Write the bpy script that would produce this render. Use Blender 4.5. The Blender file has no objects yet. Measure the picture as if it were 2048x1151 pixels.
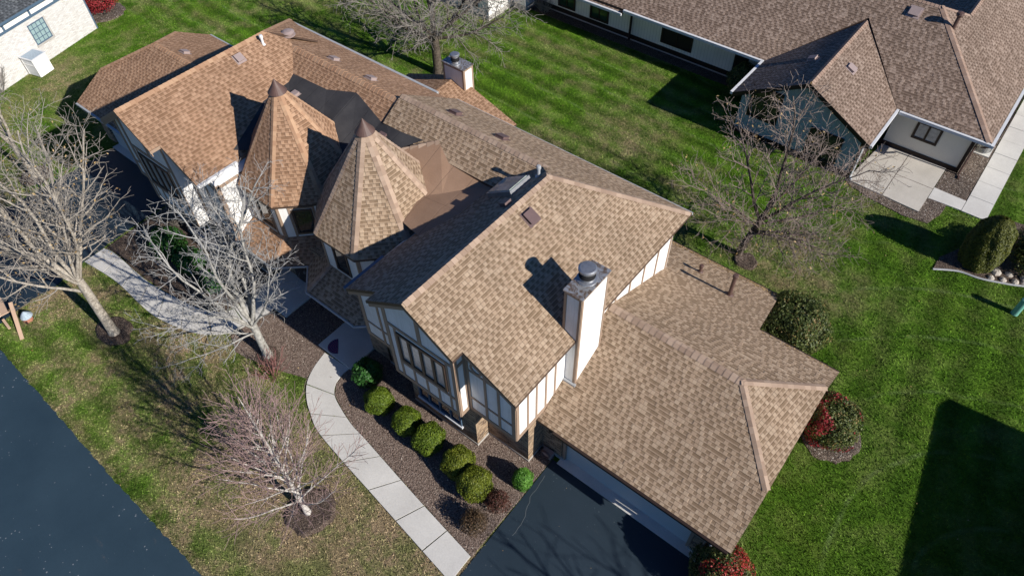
import bpy, math, random
import numpy as np
from mathutils import Vector, Matrix
random.seed(7)
R = math.radians
# ------------------------------------------------------------------ camera, sky, sun
sc = bpy.context.scene
cam = bpy.data.cameras.new('camera'); camo = bpy.data.objects.new('camera', cam)
sc.collection.objects.link(camo); sc.camera = camo
cam.sensor_width = 36; cam.lens = 24.747; cam.clip_end = 500; cam.clip_start = 0.5
def cam_matrix(pitch, roll, yaw):
    cy, sy, cp, sp = math.cos(yaw), math.sin(yaw), math.cos(pitch), math.sin(pitch)
    f = Vector((sy*cp, cy*cp, -sp)); r = Vector((cy, -sy, 0)); u = r.cross(f)
    cr, sr = math.cos(roll), math.sin(roll)
    r2 = cr*r + sr*u; u2 = -sr*r + cr*u
    return Matrix(((r2.x, u2.x, -f.x, 0), (r2.y, u2.y, -f.y, 0), (r2.z, u2.z, -f.z, 23.5), (0, 0, 0, 1)))
camo.matrix_world = cam_matrix(R(50.024), R(-1.489), R(-39.844))
world = bpy.data.worlds.new('World'); sc.world = world; world.use_nodes = True
wn = world.node_tree; bg = wn.nodes['Background']
sky = wn.nodes.new('ShaderNodeTexSky'); sky.sky_type = 'NISHITA'; sky.sun_disc = False
SUN_EL = math.atan(0.565)
sky.sun_elevation = SUN_EL; sky.sun_rotation = R(88.5)
sky.altitude = 200; sky.air_density = 1.0; sky.dust_density = 0.4; sky.ozone_density = 5.0
tint = wn.nodes.new('ShaderNodeMix'); tint.data_type = 'RGBA'; tint.blend_type = 'MULTIPLY'; tint.inputs[0].default_value = 1
wn.links.new(sky.outputs[0], tint.inputs[6]); tint.inputs[7].default_value = (.50, .88, 1.30, 1)
wn.links.new(tint.outputs[2], bg.inputs[0]); bg.inputs[1].default_value = 0.052
sun = bpy.data.lights.new('sun', 'SUN'); suno = bpy.data.objects.new('sun', sun); sc.collection.objects.link(suno)
sun.energy = 5.0; sun.angle = R(0.5); sun.color = (1.0, 0.94, 0.86)
suno.rotation_euler = Vector((-1, -0.02, -0.565)).to_track_quat('-Z', 'Y').to_euler()
sc.view_settings.view_transform = 'Standard'; sc.view_settings.look = 'None'
sc.view_settings.exposure = 0.44; sc.view_settings.gamma = 1.0
sc.render.engine = 'CYCLES'
# ------------------------------------------------------------------ node helpers
class NT:
    def __init__(s, name):
        s.m = bpy.data.materials.new(name); s.m.use_nodes = True
        s.t = s.m.node_tree; s.b = s.t.nodes['Principled BSDF']
    def n(s, k, **kw):
        x = s.t.nodes.new('ShaderNode' + k)
        for a, v in kw.items(): setattr(x, a, v)
        return x
    def put(s, sock, v):
        if isinstance(v, bpy.types.NodeSocket): s.t.links.new(v, sock)
        elif v is not None:
            if isinstance(v, (tuple, list)) and len(v) == 3 and len(sock.default_value) == 4: v = (*v, 1)
            sock.default_value = v
    def math(s, op, a, b=None, c=None, clamp=False):
        x = s.n('Math', operation=op, use_clamp=clamp); s.put(x.inputs[0], a)
        if b is not None: s.put(x.inputs[1], b)
        if c is not None: s.put(x.inputs[2], c)
        return x.outputs[0]
    def mix(s, f, a, b, mode='MIX'):
        x = s.n('Mix', data_type='RGBA', blend_type=mode); s.put(x.inputs[0], f); s.put(x.inputs[6], a); s.put(x.inputs[7], b)
        return x.outputs[2]
    def noise(s, vec, scale, detail=3, rough=.55, out=0, dist=0):
        x = s.n('TexNoise'); s.put(x.inputs['Vector'], vec); x.inputs['Scale'].default_value = scale
        x.inputs['Detail'].default_value = detail; x.inputs['Roughness'].default_value = rough; x.inputs['Distortion'].default_value = dist
        return x.outputs[out]
    def vor(s, vec, scale, feat='F1', out='Distance', rnd=1):
        x = s.n('TexVoronoi', feature=feat); s.put(x.inputs['Vector'], vec); x.inputs['Scale'].default_value = scale
        x.inputs['Randomness'].default_value = rnd
        return x.outputs[out]
    def ramp(s, f, stops):
        x = s.n('ValToRGB'); s.put(x.inputs[0], f); e = x.color_ramp.elements
        while len(e) < len(stops): e.new(.5)
        for i, (p, c) in enumerate(stops):
            e[i].position = p; e[i].color = (*c, 1) if len(c) == 3 else c
        return x.outputs[0]
    def maprange(s, v, a, b, c=0., d=1.):
        x = s.n('MapRange'); s.put(x.inputs[0], v)
        for i, q in enumerate((a, b, c, d)): x.inputs[i+1].default_value = q
        return x.outputs[0]
    def pos(s): return s.n('NewGeometry').outputs['Position']
    def island(s): return s.n('NewGeometry').outputs['Random Per Island']
    def uv(s): return s.n('TexCoord').outputs['UV']
    def mapping(s, v, sc=(1, 1, 1), rot=(0, 0, 0)):
        x = s.n('Mapping'); s.put(x.inputs[0], v); x.inputs['Scale'].default_value = sc; x.inputs['Rotation'].default_value = rot
        return x.outputs[0]
    def bump(s, h, dist=.02, st=1.0, nrm=None):
        x = s.n('Bump'); s.put(x.inputs['Height'], h); x.inputs['Distance'].default_value = dist; x.inputs['Strength'].default_value = st
        if nrm is not None: s.put(x.inputs['Normal'], nrm)
        return x.outputs[0]
    def fin(s, col, rough=.8, spec=.3, nrm=None, metal=0):
        s.put(s.b.inputs['Base Color'], col); s.put(s.b.inputs['Roughness'], rough)
        s.b.inputs['Specular IOR Level'].default_value = spec; s.put(s.b.inputs['Metallic'], metal)
        if nrm is not None: s.put(s.b.inputs['Normal'], nrm)
        return s.m
def flat_mat(name, c, rough=.6, spec=.3, var=.12, scale=3., metal=0, bump=0):
    t = NT(name); p = t.pos(); f = t.noise(p, scale, 5)
    g = t.noise(p, scale*14, 3)
    k = t.math('ADD', t.math('MULTIPLY', f, .6), t.math('MULTIPLY', g, .4))
    a = tuple(x*(1-var) for x in c); b = tuple(min(1, x*(1+var)) for x in c)
    col = t.mix(t.maprange(k, .3, .7), a, b)
    return t.fin(col, rough, spec, t.bump(g, .004, bump) if bump else None, metal)
def shingle_mat(name, dark, light, hi, row=.14, tab=.135, blot=.2):
    t = NT(name); sep = t.n('SeparateXYZ'); t.put(sep.inputs[0], t.uv())
    u, v = sep.outputs[0], sep.outputs[1]
    vr = t.math('DIVIDE', v, row); r = t.math('FLOOR', vr); fv = t.math('FRACT', vr)
    wn1 = t.n('TexWhiteNoise', noise_dimensions='1D'); t.put(wn1.inputs['W'], r)
    off = wn1.outputs[0]
    ur = t.math('ADD', t.math('DIVIDE', u, tab), t.math('MULTIPLY', off, 7.3))
    # slightly irregular tab widths
    nz = t.n('TexNoise', noise_dimensions='1D'); t.put(nz.inputs['W'], t.math('ADD', ur, t.math('MULTIPLY', r, 13.7))); nz.inputs['Scale'].default_value = .9
    ur = t.math('ADD', ur, t.math('MULTIPLY', nz.outputs[0], .9))
    c = t.math('FLOOR', ur); fu = t.math('FRACT', ur)
    cmb = t.n('CombineXYZ'); t.put(cmb.inputs[0], c); t.put(cmb.inputs[1], r)
    wn2 = t.n('TexWhiteNoise', noise_dimensions='2D'); t.put(wn2.inputs['Vector'], cmb.outputs[0])
    rnd = wn2.outputs[0]
    # teeth alternate with slots; each carries its own blend
    alt = t.math('FRACT', t.math('MULTIPLY', t.math('ADD', c, r), .5))
    tooth = t.math('GREATER_THAN', t.math('ADD', alt, t.math('MULTIPLY', t.math('SUBTRACT', rnd, .5), .62)), .25)
    raised = tooth
    mid = tuple(a*.7+b*.3 for a, b in zip(dark, light))
    cd = t.ramp(rnd, [(0, dark), (1, mid)]); cl = t.ramp(rnd, [(0, tuple(a*.2+b*.8 for a, b in zip(dark, light))), (.6, light), (1, hi)])
    slot_shade = t.math('MULTIPLY', t.math('SUBTRACT', 1, tooth), t.maprange(fv, .22, .34))  # painted shade: slots darkened where the next course's teeth would shadow them
    cd = t.mix(slot_shade, cl, cd); col = t.mix(tooth, cd, cl)
    p = t.pos()
    b1 = t.maprange(t.noise(p, .55, 4, .6), .3, .7, 1-blot*.5, 1+blot*.35)
    g = t.noise(p, 95, 2, .7)
    b2 = t.maprange(g, .25, .75, .84, 1.14)
    st = t.maprange(t.noise(t.mapping(t.uv(), (1.6, .12, 1)), 1, 3), .35, .75, 1.04, .9)
    m = t.math('MULTIPLY', t.math('MULTIPLY', b1, b2), st)
    edge = t.maprange(fv, .80, .92, 1, .60)              # printed dark band, deepened as painted shadow under the course above
    m = t.math('MULTIPLY', m, edge)
    col = t.mix(1, col, m, 'MULTIPLY')
    gap = t.math('MULTIPLY', t.maprange(fu, .0, .06), t.maprange(fu, 1, .94))
    h = t.math('ADD', t.math('MULTIPLY', t.math('SUBTRACT', 1, fv), .9), t.math('MULTIPLY', t.math('MULTIPLY', raised, gap), .9))
    h = t.math('ADD', h, t.math('MULTIPLY', g, .25))
    return t.fin(col, .92, .15, t.bump(h, .022, 1.0))
def cap_mat(name, a, b):
    t = NT(name); r = t.island(); p = t.pos(); g = t.noise(p, 95, 2, .7)
    col = t.mix(r, a, b); col = t.mix(1, col, t.maprange(g, .25, .75, .86, 1.12), 'MULTIPLY')
    return t.fin(col, .9, .15, t.bump(g, .006, .6))
def brick_mat(name, cols, mortar, bw=.2, bh=.067, bump=.012):
    t = NT(name); sep = t.n('SeparateXYZ'); t.put(sep.inputs[0], t.uv())
    vr = t.math('DIVIDE', sep.outputs[1], bh); r = t.math('FLOOR', vr); fv = t.math('FRACT', vr)
    ur = t.math('ADD', t.math('DIVIDE', sep.outputs[0], bw), t.math('MULTIPLY', r, .5)); c = t.math('FLOOR', ur); fu = t.math('FRACT', ur)
    cmb = t.n('CombineXYZ'); t.put(cmb.inputs[0], c); t.put(cmb.inputs[1], r)
    wn2 = t.n('TexWhiteNoise', noise_dimensions='2D'); t.put(wn2.inputs['Vector'], cmb.outputs[0])
    k = len(cols)
    col = t.ramp(wn2.outputs[0], [(i/(k-1), cc) for i, cc in enumerate(cols)])
    g = t.noise(t.pos(), 40, 4)
    col = t.mix(1, col, t.maprange(g, .3, .7, .8, 1.15), 'MULTIPLY')
    mu = t.math('MULTIPLY', t.maprange(fu, 0, .06), t.maprange(fu, 1, .94)); mv = t.math('MULTIPLY', t.maprange(fv, 0, .15), t.maprange(fv, 1, .85))
    mk = t.math('MULTIPLY', mu, mv)
    col = t.mix(mk, mortar, col)
    return t.fin(col, .9, .2, t.bump(t.math('ADD', mk, t.math('MULTIPLY', g, .4)), bump, 1))
def leaf_mat(name, stops, rough=.55, trans=.25):
    t = NT(name); r = t.island(); p = t.pos()
    k = t.math('ADD', t.math('MULTIPLY', r, .65), t.math('MULTIPLY', t.maprange(t.noise(p, 3.2, 3), .3, .7), .35))
    col = t.ramp(k, stops)
    t.fin(col, rough, .35)
    tr = t.n('BsdfTranslucent'); t.put(tr.inputs[0], col); ms = t.n('MixShader'); ms.inputs[0].default_value = trans
    t.t.links.new(t.b.outputs[0], ms.inputs[1]); t.t.links.new(tr.outputs[0], ms.inputs[2])
    t.t.links.new(ms.outputs[0], t.t.nodes['Material Output'].inputs[0])
    return t.m
def bark_mat(name, a, b, twig, scale=9, r0=.012, r1=.04):
    t = NT(name); p = t.pos(); f = t.noise(p, scale, 5, .65); g = t.noise(t.mapping(p, (1, 1, .25)), 30, 4)
    at = t.n('Attribute', attribute_name='rad')
    col = t.mix(t.maprange(f, .35, .65), a, b)
    col = t.mix(t.maprange(at.outputs['Fac'], r0, r1), twig, col)
    return t.fin(col, .85, .2, t.bump(t.math('ADD', f, g), .015, .7))
# ---------------- materials
M = {}
M['roof_brown'] = shingle_mat('brown_shingles', (.215, .124, .073), (.355, .218, .137), (.405, .255, .163))
M['roof_tan'] = shingle_mat('tan_shingles', (.20, .138, .088), (.36, .262, .180), (.41, .308, .217))
M['roof_far'] = shingle_mat('weathered_shingles', (.13, .09, .066), (.26, .19, .147), (.33, .25, .198), row=.13, tab=.15)
M['roof_grey'] = shingle_mat('grey_shingles', (.05, .055, .06), (.09, .1, .11), (.14, .15, .16))
M['cap_brown'] = cap_mat('brown_cap', (.31, .18, .11), (.42, .27, .17))
M['cap_tan'] = cap_mat('tan_cap', (.27, .19, .138), (.40, .295, .22))
M['cap_far'] = cap_mat('far_cap', (.27, .185, .14), (.34, .245, .19))
M['trim'] = flat_mat('taupe_trim', (.30, .215, .155), .6, .3, .10, 5)
M['trim_dark'] = flat_mat('dark_brown_trim', (.028, .017, .013), .5, .3, .2, 5)
M['fascia'] = flat_mat('brown_fascia', (.07, .045, .033), .5, .3, .2, 5)
def siding():
    t = NT('white_siding'); p = t.pos(); f = t.noise(p, 1.6, 4); g = t.noise(t.mapping(p, (9, 9, .5)), 2, 4)
    col = t.mix(t.maprange(f, .3, .7), (.70, .69, .665), (.80, .79, .77))
    col = t.mix(t.math('MULTIPLY', t.maprange(g, .48, .75), .5), col, (.56, .53, .47))
    return t.fin(col, .65, .25, t.bump(t.noise(p, 60, 3), .003, .5))
M['siding'] = siding()
def vsiding(name, a, b):
    t = NT(name); sep = t.n('SeparateXYZ'); t.put(sep.inputs[0], t.uv())
    fu = t.math('FRACT', t.math('DIVIDE', sep.outputs[0], .2)); gr = t.math('MULTIPLY', t.maprange(fu, 0, .06), t.maprange(fu, 1, .94))
    f = t.noise(t.pos(), 1.2, 4)
    col = t.mix(t.maprange(f, .3, .7), a, b); col = t.mix(gr, tuple(x*.6 for x in a), col)
    return t.fin(col, .7, .25, t.bump(gr, .01, 1))
M['vsiding'] = vsiding('cream_grooved_siding', (.76, .75, .66), (.86, .84, .75))
M['blue_siding'] = vsiding('grey_green_siding', (.30, .385, .42), (.34, .43, .46))
M['cream'] = flat_mat('cream_wall_paint', (.80, .76, .64), .7, .25, .05, 1.5)
M['crack'] = flat_mat('crack_filler', (.11, .125, .135), .8)
M['brick'] = brick_mat('tan_brick', [(.11, .065, .04), (.27, .18, .11), (.42, .30, .19), (.36, .245, .15), (.06, .045, .035)], (.40, .34, .27))
M['white_brick'] = brick_mat('painted_white_brick', [(.60, .59, .57), (.72, .71, .69), (.66, .65, .62), (.56, .53, .50)], (.52, .50, .47), bump=.015)
M['found'] = flat_mat('foundation_concrete', (.40, .38, .35), .85, .2, .2, 3, bump=.5)
def membrane(name, a, b, seam):
    t = NT(name); p = t.pos(); sep = t.n('SeparateXYZ'); t.put(sep.inputs[0], t.uv())
    f = t.noise(p, .9, 5, .6); g = t.noise(p, 60, 3)
    fr = t.math('FRACT', t.math('DIVIDE', sep.outputs[0], .95)); sm = t.math('MULTIPLY', t.maprange(fr, 0, .012), t.maprange(fr, 1, .988))
    fr2 = t.math('FRACT', t.math('DIVIDE', sep.outputs[1], 3.1)); sm = t.math('MULTIPLY', sm, t.maprange(fr2, 0, .006))
    col = t.mix(t.maprange(f, .3, .72), a, b); col = t.mix(sm, seam, col)
    col = t.mix(1, col, t.maprange(g, .3, .7, .86, 1.12), 'MULTIPLY')
    return t.fin(col, .85, .2, t.bump(t.math('ADD', g, t.math('MULTIPLY', sm, 2)), .006, .7))
M['memb_black'] = membrane('black_membrane', (.030, .030, .034), (.062, .060, .062), (.016, .016, .018))
M['memb_brown'] = membrane('brown_membrane', (.255, .160, .105), (.31, .20, .135), (.13, .085, .06))
M['copper'] = flat_mat('brown_metal', (.095, .055, .045), .55, .4, .25, 4)
M['vent'] = flat_mat('brown_vent', (.12, .078, .075), .5, .4, .15, 6)
M['ventpale'] = flat_mat('pinkish_vent', (.30, .235, .22), .5, .4, .12, 6)
def galv():
    t = NT('galvanised_metal'); p = t.pos(); f = t.noise(p, 5, 6, .7, dist=1.2)
    col = t.ramp(f, [(0, (.10, .07, .05)), (.42, (.20, .14, .10)), (.55, (.42, .43, .44)), (1, (.55, .56, .58))])
    return t.fin(col, .38, .5, None, .55)
M['galv'] = galv()
M['steel'] = flat_mat('dark_steel', (.33, .34, .36), .4, .5, .25, 9, metal=.7)
M['dark'] = flat_mat('dark_void', (.012, .012, .013), .6, .3)
M['white'] = flat_mat('white_metal', (.62, .63, .64), .45, .4, .08, 3)
M['guttergrey'] = flat_mat('grey_gutter', (.34, .35, .36), .45, .4, .15, 4)
def glass(name, c, rough=.06):
    t = NT(name); f = t.noise(t.pos(), 1.7, 3)
    return t.fin(t.mix(t.maprange(f, .3, .7), c, tuple(x*2.2 for x in c)), rough, .7)
M['glass'] = glass('window_glass', (.012, .015, .017))
M['glass_green'] = glass('greenish_glass', (.012, .03, .022))
M['curtain'] = flat_mat('curtained_glass', (.36, .37, .36), .12, .6, .35, 7)
M['bluewin'] = flat_mat('pale_blue_glass', (.26, .36, .37), .12, .6, .2, 3)
M['skylight'] = glass('skylight_glass', (.20, .23, .21), .08)
M['navy'] = flat_mat('blue_grey_trim', (.07, .115, .17), .5, .3, .1, 4)
M['garage'] = None
def garage_door():
    t = NT('garage_door_paint'); sep = t.n('SeparateXYZ'); t.put(sep.inputs[0], t.uv())
    fv = t.math('FRACT', t.math('DIVIDE', sep.outputs[1], .11)); gr = t.math('MULTIPLY', t.maprange(fv, 0, .1), t.maprange(fv, 1, .9))
    col = t.mix(gr, (.36, .35, .33), (.56, .55, .52))
    return t.fin(col, .55, .3, t.bump(gr, .01, 1))
M['garage'] = garage_door()
def concrete(name, a, b):
    t = NT(name); p = t.pos(); f = t.noise(p, .8, 5, .6); g = t.noise(p, 22, 5, .7); h = t.noise(p, 120, 2)
    col = t.mix(t.maprange(f, .3, .7), a, b)
    col = t.mix(1, col, t.maprange(g, .3, .7, .9, 1.07), 'MULTIPLY')
    sp = t.maprange(t.vor(p, 2.6), .035, .02)
    nz = t.maprange(t.noise(p, 1.7, 2), .55, .62)
    col = t.mix(t.math('MULTIPLY', t.math('MULTIPLY', sp, nz), .7), col, (.10, .09, .08))
    return t.fin(col, .88, .2, t.bump(t.math('ADD', g, h), .006, .6))
M['concrete'] = concrete('concrete', (.50, .485, .455), (.60, .585, .55))
M['patio'] = concrete('patio_concrete', (.43, .40, .35), (.52, .485, .43))
def asphalt(name, a, b, speck=.5):
    t = NT(name); p = t.pos(); f = t.noise(p, .35, 5, .6); g = t.noise(p, 130, 2, .6)
    col = t.mix(t.maprange(f, .3, .7), a, b)
    col = t.mix(1, col, t.maprange(g, .3, .7, .8, 1.25), 'MULTIPLY')
    v = t.n('TexVoronoi'); t.put(v.inputs['Vector'], p); v.inputs['Scale'].default_value = 6.5
    sz = t.math('MULTIPLY', t.maprange(t.noise(p, .7, 3), .35, .75), .24)
    wn = t.n('SeparateColor'); t.put(wn.inputs[0], v.outputs['Color'])
    sp = t.math('MULTIPLY', t.math('LESS_THAN', v.outputs['Distance'], sz), t.math('GREATER_THAN', wn.outputs[0], .55))
    col = t.mix(t.math('MULTIPLY', sp, speck), col, (.30, .32, .34))
    gr = t.math('MULTIPLY', t.maprange(t.noise(t.mapping(p, (.35, 1.6, 1)), .9, 3), .66, .74), t.maprange(t.noise(p, 12, 3), .45, .6))
    col = t.mix(t.math('MULTIPLY', gr, .45*speck*2), col, (.17, .13, .10))
    return t.fin(col, .62, .35, t.bump(g, .004, .8))
M['asphalt'] = asphalt('asphalt_sealed', (.010, .022, .034), (.016, .030, .045), .12)
M['road'] = asphalt('asphalt_road', (.018, .038, .056), (.027, .052, .073), .5)
def grass_mat(name='lawn_grass', blades=False):
    t = NT(name); p = t.pos(); sep = t.n('SeparateXYZ'); t.put(sep.inputs[0], p); X, Y = sep.outputs[0], sep.outputs[1]
    big = t.noise(p, .16, 4, .55); mid = t.noise(p, .9, 5, .65); fine = t.noise(p, 7, 5, .75); vf = t.noise(p, 45, 3, .8)
    gA, gB = (.030, .078, .004), (.098, .192, .014)
    col = t.mix(t.maprange(t.math('ADD', t.math('MULTIPLY', mid, .5), t.math('MULTIPLY', fine, .5)), .36, .62), gA, gB)
    # mowing stripes behind the house: bands along x
    wob = t.math('MULTIPLY', t.noise(p, .2, 2), .9)
    ms = t.math('SINE', t.math('MULTIPLY', t.math('ADD', t.math('ADD', Y, t.math('MULTIPLY', X, .05)), wob), 5.2))
    ms2 = t.math('SINE', t.math('MULTIPLY', t.math('ADD', t.math('ADD', X, t.math('MULTIPLY', Y, .12)), wob), 4.2))
    east = t.maprange(X, -5, 1); back = t.maprange(Y, 16, 20)
    stripe = t.math('ADD', t.math('MULTIPLY', ms, t.math('SUBTRACT', 1, east)), t.math('MULTIPLY', ms2, t.math('MULTIPLY', east, .8)))
    front0 = t.maprange(Y, 3.4, 2.0)
    stripe = t.math('ADD', t.math('MULTIPLY', stripe, back), t.math('MULTIPLY', t.math('SINE', t.math('MULTIPLY', t.math('ADD', Y, t.math('MULTIPLY', wob, .3)), 4.4)), front0))
    stripe = t.math('MULTIPLY', stripe, t.maprange(mid, .2, .5))
    col = t.mix(1, col, t.math('ADD', 1, t.math('MULTIPLY', stripe, .34)), 'MULTIPLY')
    # pale wheel tracks left by the mower, straight and curved
    rd = t.math('SQRT', t.math('ADD', t.math('POWER', t.math('ADD', X, -8.5), 2), t.math('POWER', t.math('ADD', Y, -14), 2)))
    def line(v, per, w): return t.maprange(t.math('ABSOLUTE', t.math('SUBTRACT', t.math('FRACT', t.math('DIVIDE', v, per)), .5)), w, w*.35)
    tr = t.math('MULTIPLY', line(t.math('ADD', rd, wob), 2.6, .045), t.math('MULTIPLY', t.maprange(X, -3.5, 0), t.maprange(Y, 9, 12)))
    tr2 = t.math('MULTIPLY', line(t.math('ADD', t.math('ADD', Y, t.math('MULTIPLY', X, .08)), wob), 2.3, .05), t.math('MULTIPLY', back, t.math('SUBTRACT', 1, east)))
    tr = t.math('MULTIPLY', t.math('ADD', tr, tr2), t.maprange(t.noise(p, 1.3, 4), .38, .62))
    col = t.mix(t.math('MULTIPLY', tr, .8), col, (.12, .19, .05))
    # dry straw patches: strong at the front lawn, thin elsewhere
    front = t.maprange(Y, 9, 4.5)
    rg = t.math('MULTIPLY', t.maprange(X, -17.5, -13.5), t.maprange(t.math('ADD', Y, t.math('MULTIPLY', X, .12)), -2.2, -.4))
    frontR = t.math('MULTIPLY', front, rg)
    dry = t.maprange(t.math('ADD', t.math('MULTIPLY', big, .55), t.math('MULTIPLY', mid, .45)), .46, .58)
    def blob(cx, cy, r): return t.maprange(t.math('SQRT', t.math('ADD', t.math('POWER', t.math('SUBTRACT', X, cx), 2), t.math('POWER', t.math('SUBTRACT', Y, cy), 2))), r, r*.25)
    patch = t.math('ADD', t.math('ADD', blob(-3.6, 22.6, 3.6), blob(-14.6, 27.2, 3.2)), t.math('ADD', blob(-17.0, 23.4, 2.6), t.math('ADD', blob(-43.5, 11.5, 3.0), t.math('ADD', blob(-27.6, 2.4, 2.0), blob(-20.0, 3.6, 4.5)))))
    dryfine = t.maprange(t.math('ADD', t.math('MULTIPLY', fine, .55), t.math('MULTIPLY', mid, .45)), .42, .56)
    thr = t.math('ADD', t.math('ADD', t.math('MULTIPLY', patch, .5), t.math('MULTIPLY', t.math('MULTIPLY', dry, t.maprange(X, -3, 1, 1, .45)), t.math('ADD', .44, t.math('MULTIPLY', front, .30))), t.math('MULTIPLY', frontR, 1.0)), t.math('MULTIPLY', front, .16))
    amt = t.math('MULTIPLY', thr, t.math('ADD', .18, t.math('MULTIPLY', dryfine, .82)), clamp=True)
    amt = t.math('ADD', amt, t.math('MULTIPLY', frontR, .38), clamp=True)
    straw = t.mix(t.maprange(vf, .3, .7), (.155, .112, .064), (.40, .305, .195))
    col = t.mix(amt, col, straw)
    col = t.mix(1, col, t.maprange(vf, .28, .72, .5, 1.55), 'MULTIPLY')
    yl = t.maprange(t.noise(p, .45, 3), .5, .68)
    col = t.mix(t.math('MULTIPLY', yl, .3), col, (.085, .11, .016))
    if blades:
        r = t.island(); col = t.mix(1, col, t.maprange(r, 0, 1, .5, 1.9), 'MULTIPLY')
    h = t.math('ADD', t.math('MULTIPLY', fine, 1), t.math('MULTIPLY', vf, .8))
    return t.fin(col, .8, .12, None if blades else t.bump(h, .07, 1))
M['grass'] = grass_mat(); M['blades'] = grass_mat('grass_blades', True)
def gravel(name, stops, sc=22, bump=.03):
    t = NT(name); p = t.pos()
    v = t.n('TexVoronoi'); t.put(v.inputs['Vector'], p); v.inputs['Scale'].default_value = sc
    sp = t.n('SeparateColor'); t.put(sp.inputs[0], v.outputs['Color'])
    col = t.ramp(sp.outputs[0], stops)
    big = t.noise(p, .8, 4); col = t.mix(1, col, t.maprange(big, .3, .7, .8, 1.15), 'MULTIPLY')
    col = t.mix(1, col, t.maprange(v.outputs['Distance'], .2, .6, 1.1, .62), 'MULTIPLY')
    h = t.math('ADD', t.math('MULTIPLY', v.outputs['Distance'], -1), t.noise(p, 9, 3))
    return t.fin(col, .85, .2, t.bump(h, bump, 1))
M['gravel'] = gravel('lava_gravel', [(0, (.08, .058, .047)), (.4, (.155, .115, .093)), (.8, (.22, .17, .14)), (.95, (.27, .215, .18)), (1, (.5, .42, .36))])
M['gravel_far'] = gravel('mixed_gravel', [(0, (.06, .045, .035)), (.5, (.16, .12, .095)), (.9, (.26, .21, .17)), (1, (.5, .45, .4))])
M['mulch'] = gravel('bark_mulch', [(0, (.06, .042, .033)), (.5, (.125, .09, .07)), (.9, (.20, .15, .115)), (1, (.30, .24, .19))], 30, .035)
M['rock'] = flat_mat('pale_rock', (.40, .36, .31), .85, .2, .3, 5, bump=1)
M['bark_pale'] = bark_mat('pale_bark', (.19, .165, .135), (.44, .395, .33), (.30, .27, .235))
M['bark_grey'] = bark_mat('lichen_bark', (.19, .18, .16), (.40, .39, .36), (.31, .305, .295))
M['bark_silver'] = bark_mat('silver_bark', (.34, .31, .28), (.52, .49, .45), (.30, .205, .19), 9, .0085, .014)
M['bark_dark'] = bark_mat('dark_bark', (.045, .035, .028), (.12, .098, .075), (.27, .245, .215))
M['bark_brown'] = bark_mat('brown_bark', (.045, .035, .028), (.12, .095, .075), (.26, .205, .175))
M['bark_red'] = bark_mat('red_twigs', (.20, .09, .08), (.26, .12, .1), (.24, .11, .10))
M['yew'] = leaf_mat('yew_leaves', [(0, (.035, .062, .005)), (.5, (.105, .165, .012)), (.85, (.16, .22, .018)), (1, (.24, .27, .035))])
M['yew_olive'] = leaf_mat('olive_yew_leaves', [(0, (.045, .065, .006)), (.5, (.125, .16, .013)), (.85, (.19, .215, .02)), (1, (.27, .26, .045))])
M['fresh'] = leaf_mat('bright_green_leaves', [(0, (.04, .13, .012)), (.5, (.09, .24, .025)), (1, (.17, .34, .06))])
M['euon'] = leaf_mat('dark_broad_leaves', [(0, (.012, .05, .008)), (.5, (.03, .115, .018)), (1, (.07, .19, .04))])
M['barberry'] = leaf_mat('purple_leaves', [(0, (.03, .016, .012)), (.5, (.085, .035, .025)), (.9, (.16, .06, .04)), (1, (.22, .14, .05))])
M['barberry2'] = leaf_mat('brown_leaves', [(0, (.03, .02, .012)), (.5, (.085, .055, .03)), (.9, (.15, .09, .045)), (1, (.12, .13, .04))])
M['redleaf'] = leaf_mat('red_leaves', [(0, (.10, .02, .012)), (.3, (.12, .085, .02)), (.5, (.30, .03, .025)), (.8, (.42, .035, .035)), (1, (.5, .12, .06))])
M['crimson'] = leaf_mat('crimson_leaves', [(0, (.09, .015, .014)), (.5, (.30, .025, .032)), (1, (.46, .06, .07))])
M['mixleaf'] = leaf_mat('speckled_leaves', [(0, (.022, .035, .008)), (.45, (.07, .10, .022)), (.72, (.13, .16, .04)), (.86, (.24, .17, .06)), (1, (.42, .25, .12))])
M['arbor'] = leaf_mat('arborvitae_leaves', [(0, (.03, .04, .004)), (.5, (.085, .10, .010)), (1, (.17, .17, .02))])
M['dryleaf'] = leaf_mat('dry_leaves', [(0, (.16, .09, .03)), (.5, (.36, .24, .10)), (1, (.62, .46, .24))])
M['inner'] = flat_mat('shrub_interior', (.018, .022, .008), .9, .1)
M['wood'] = flat_mat('raw_lumber', (.52, .36, .25), .7, .25, .15, 3)
M['fabric'] = flat_mat('cream_cloth', (.66, .62, .55), .9, .1, .1, 3)
M['mintplastic'] = flat_mat('pale_green_plastic', (.18, .44, .36), .45, .4, .12, 4)
M['matred'] = None
def doormat():
    t = NT('patterned_mat'); sep = t.n('SeparateXYZ'); t.put(sep.inputs[0], t.uv())
    u, v = sep.outputs[0], sep.outputs[1]
    r = t.math('SQRT', t.math('ADD', t.math('MULTIPLY', u, u), t.math('MULTIPLY', v, v)))
    a = t.math('ARCTAN2', v, u)
    d = t.math('MULTIPLY', t.math('GREATER_THAN', t.math('SINE', t.math('MULTIPLY', a, 26)), .1), t.math('GREATER_THAN', t.math('SINE', t.math('MULTIPLY', r, 70)), .1))
    d = t.math('MULTIPLY', d, t.math('LESS_THAN', r, .40))
    return t.fin(t.mix(d, (.06, .04, .11), (.34, .09, .12)), .9, .1)
M['matred'] = doormat()
M['acgrey'] = flat_mat('beige_metal', (.42, .42, .40), .5, .4, .08, 4)
M['brickred'] = flat_mat('toy_house_clay', (.34, .15, .10), .8, .2, .3, 14)
M['slate'] = flat_mat('toy_roof_slate', (.33, .40, .46), .7, .2, .3, 16)
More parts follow.
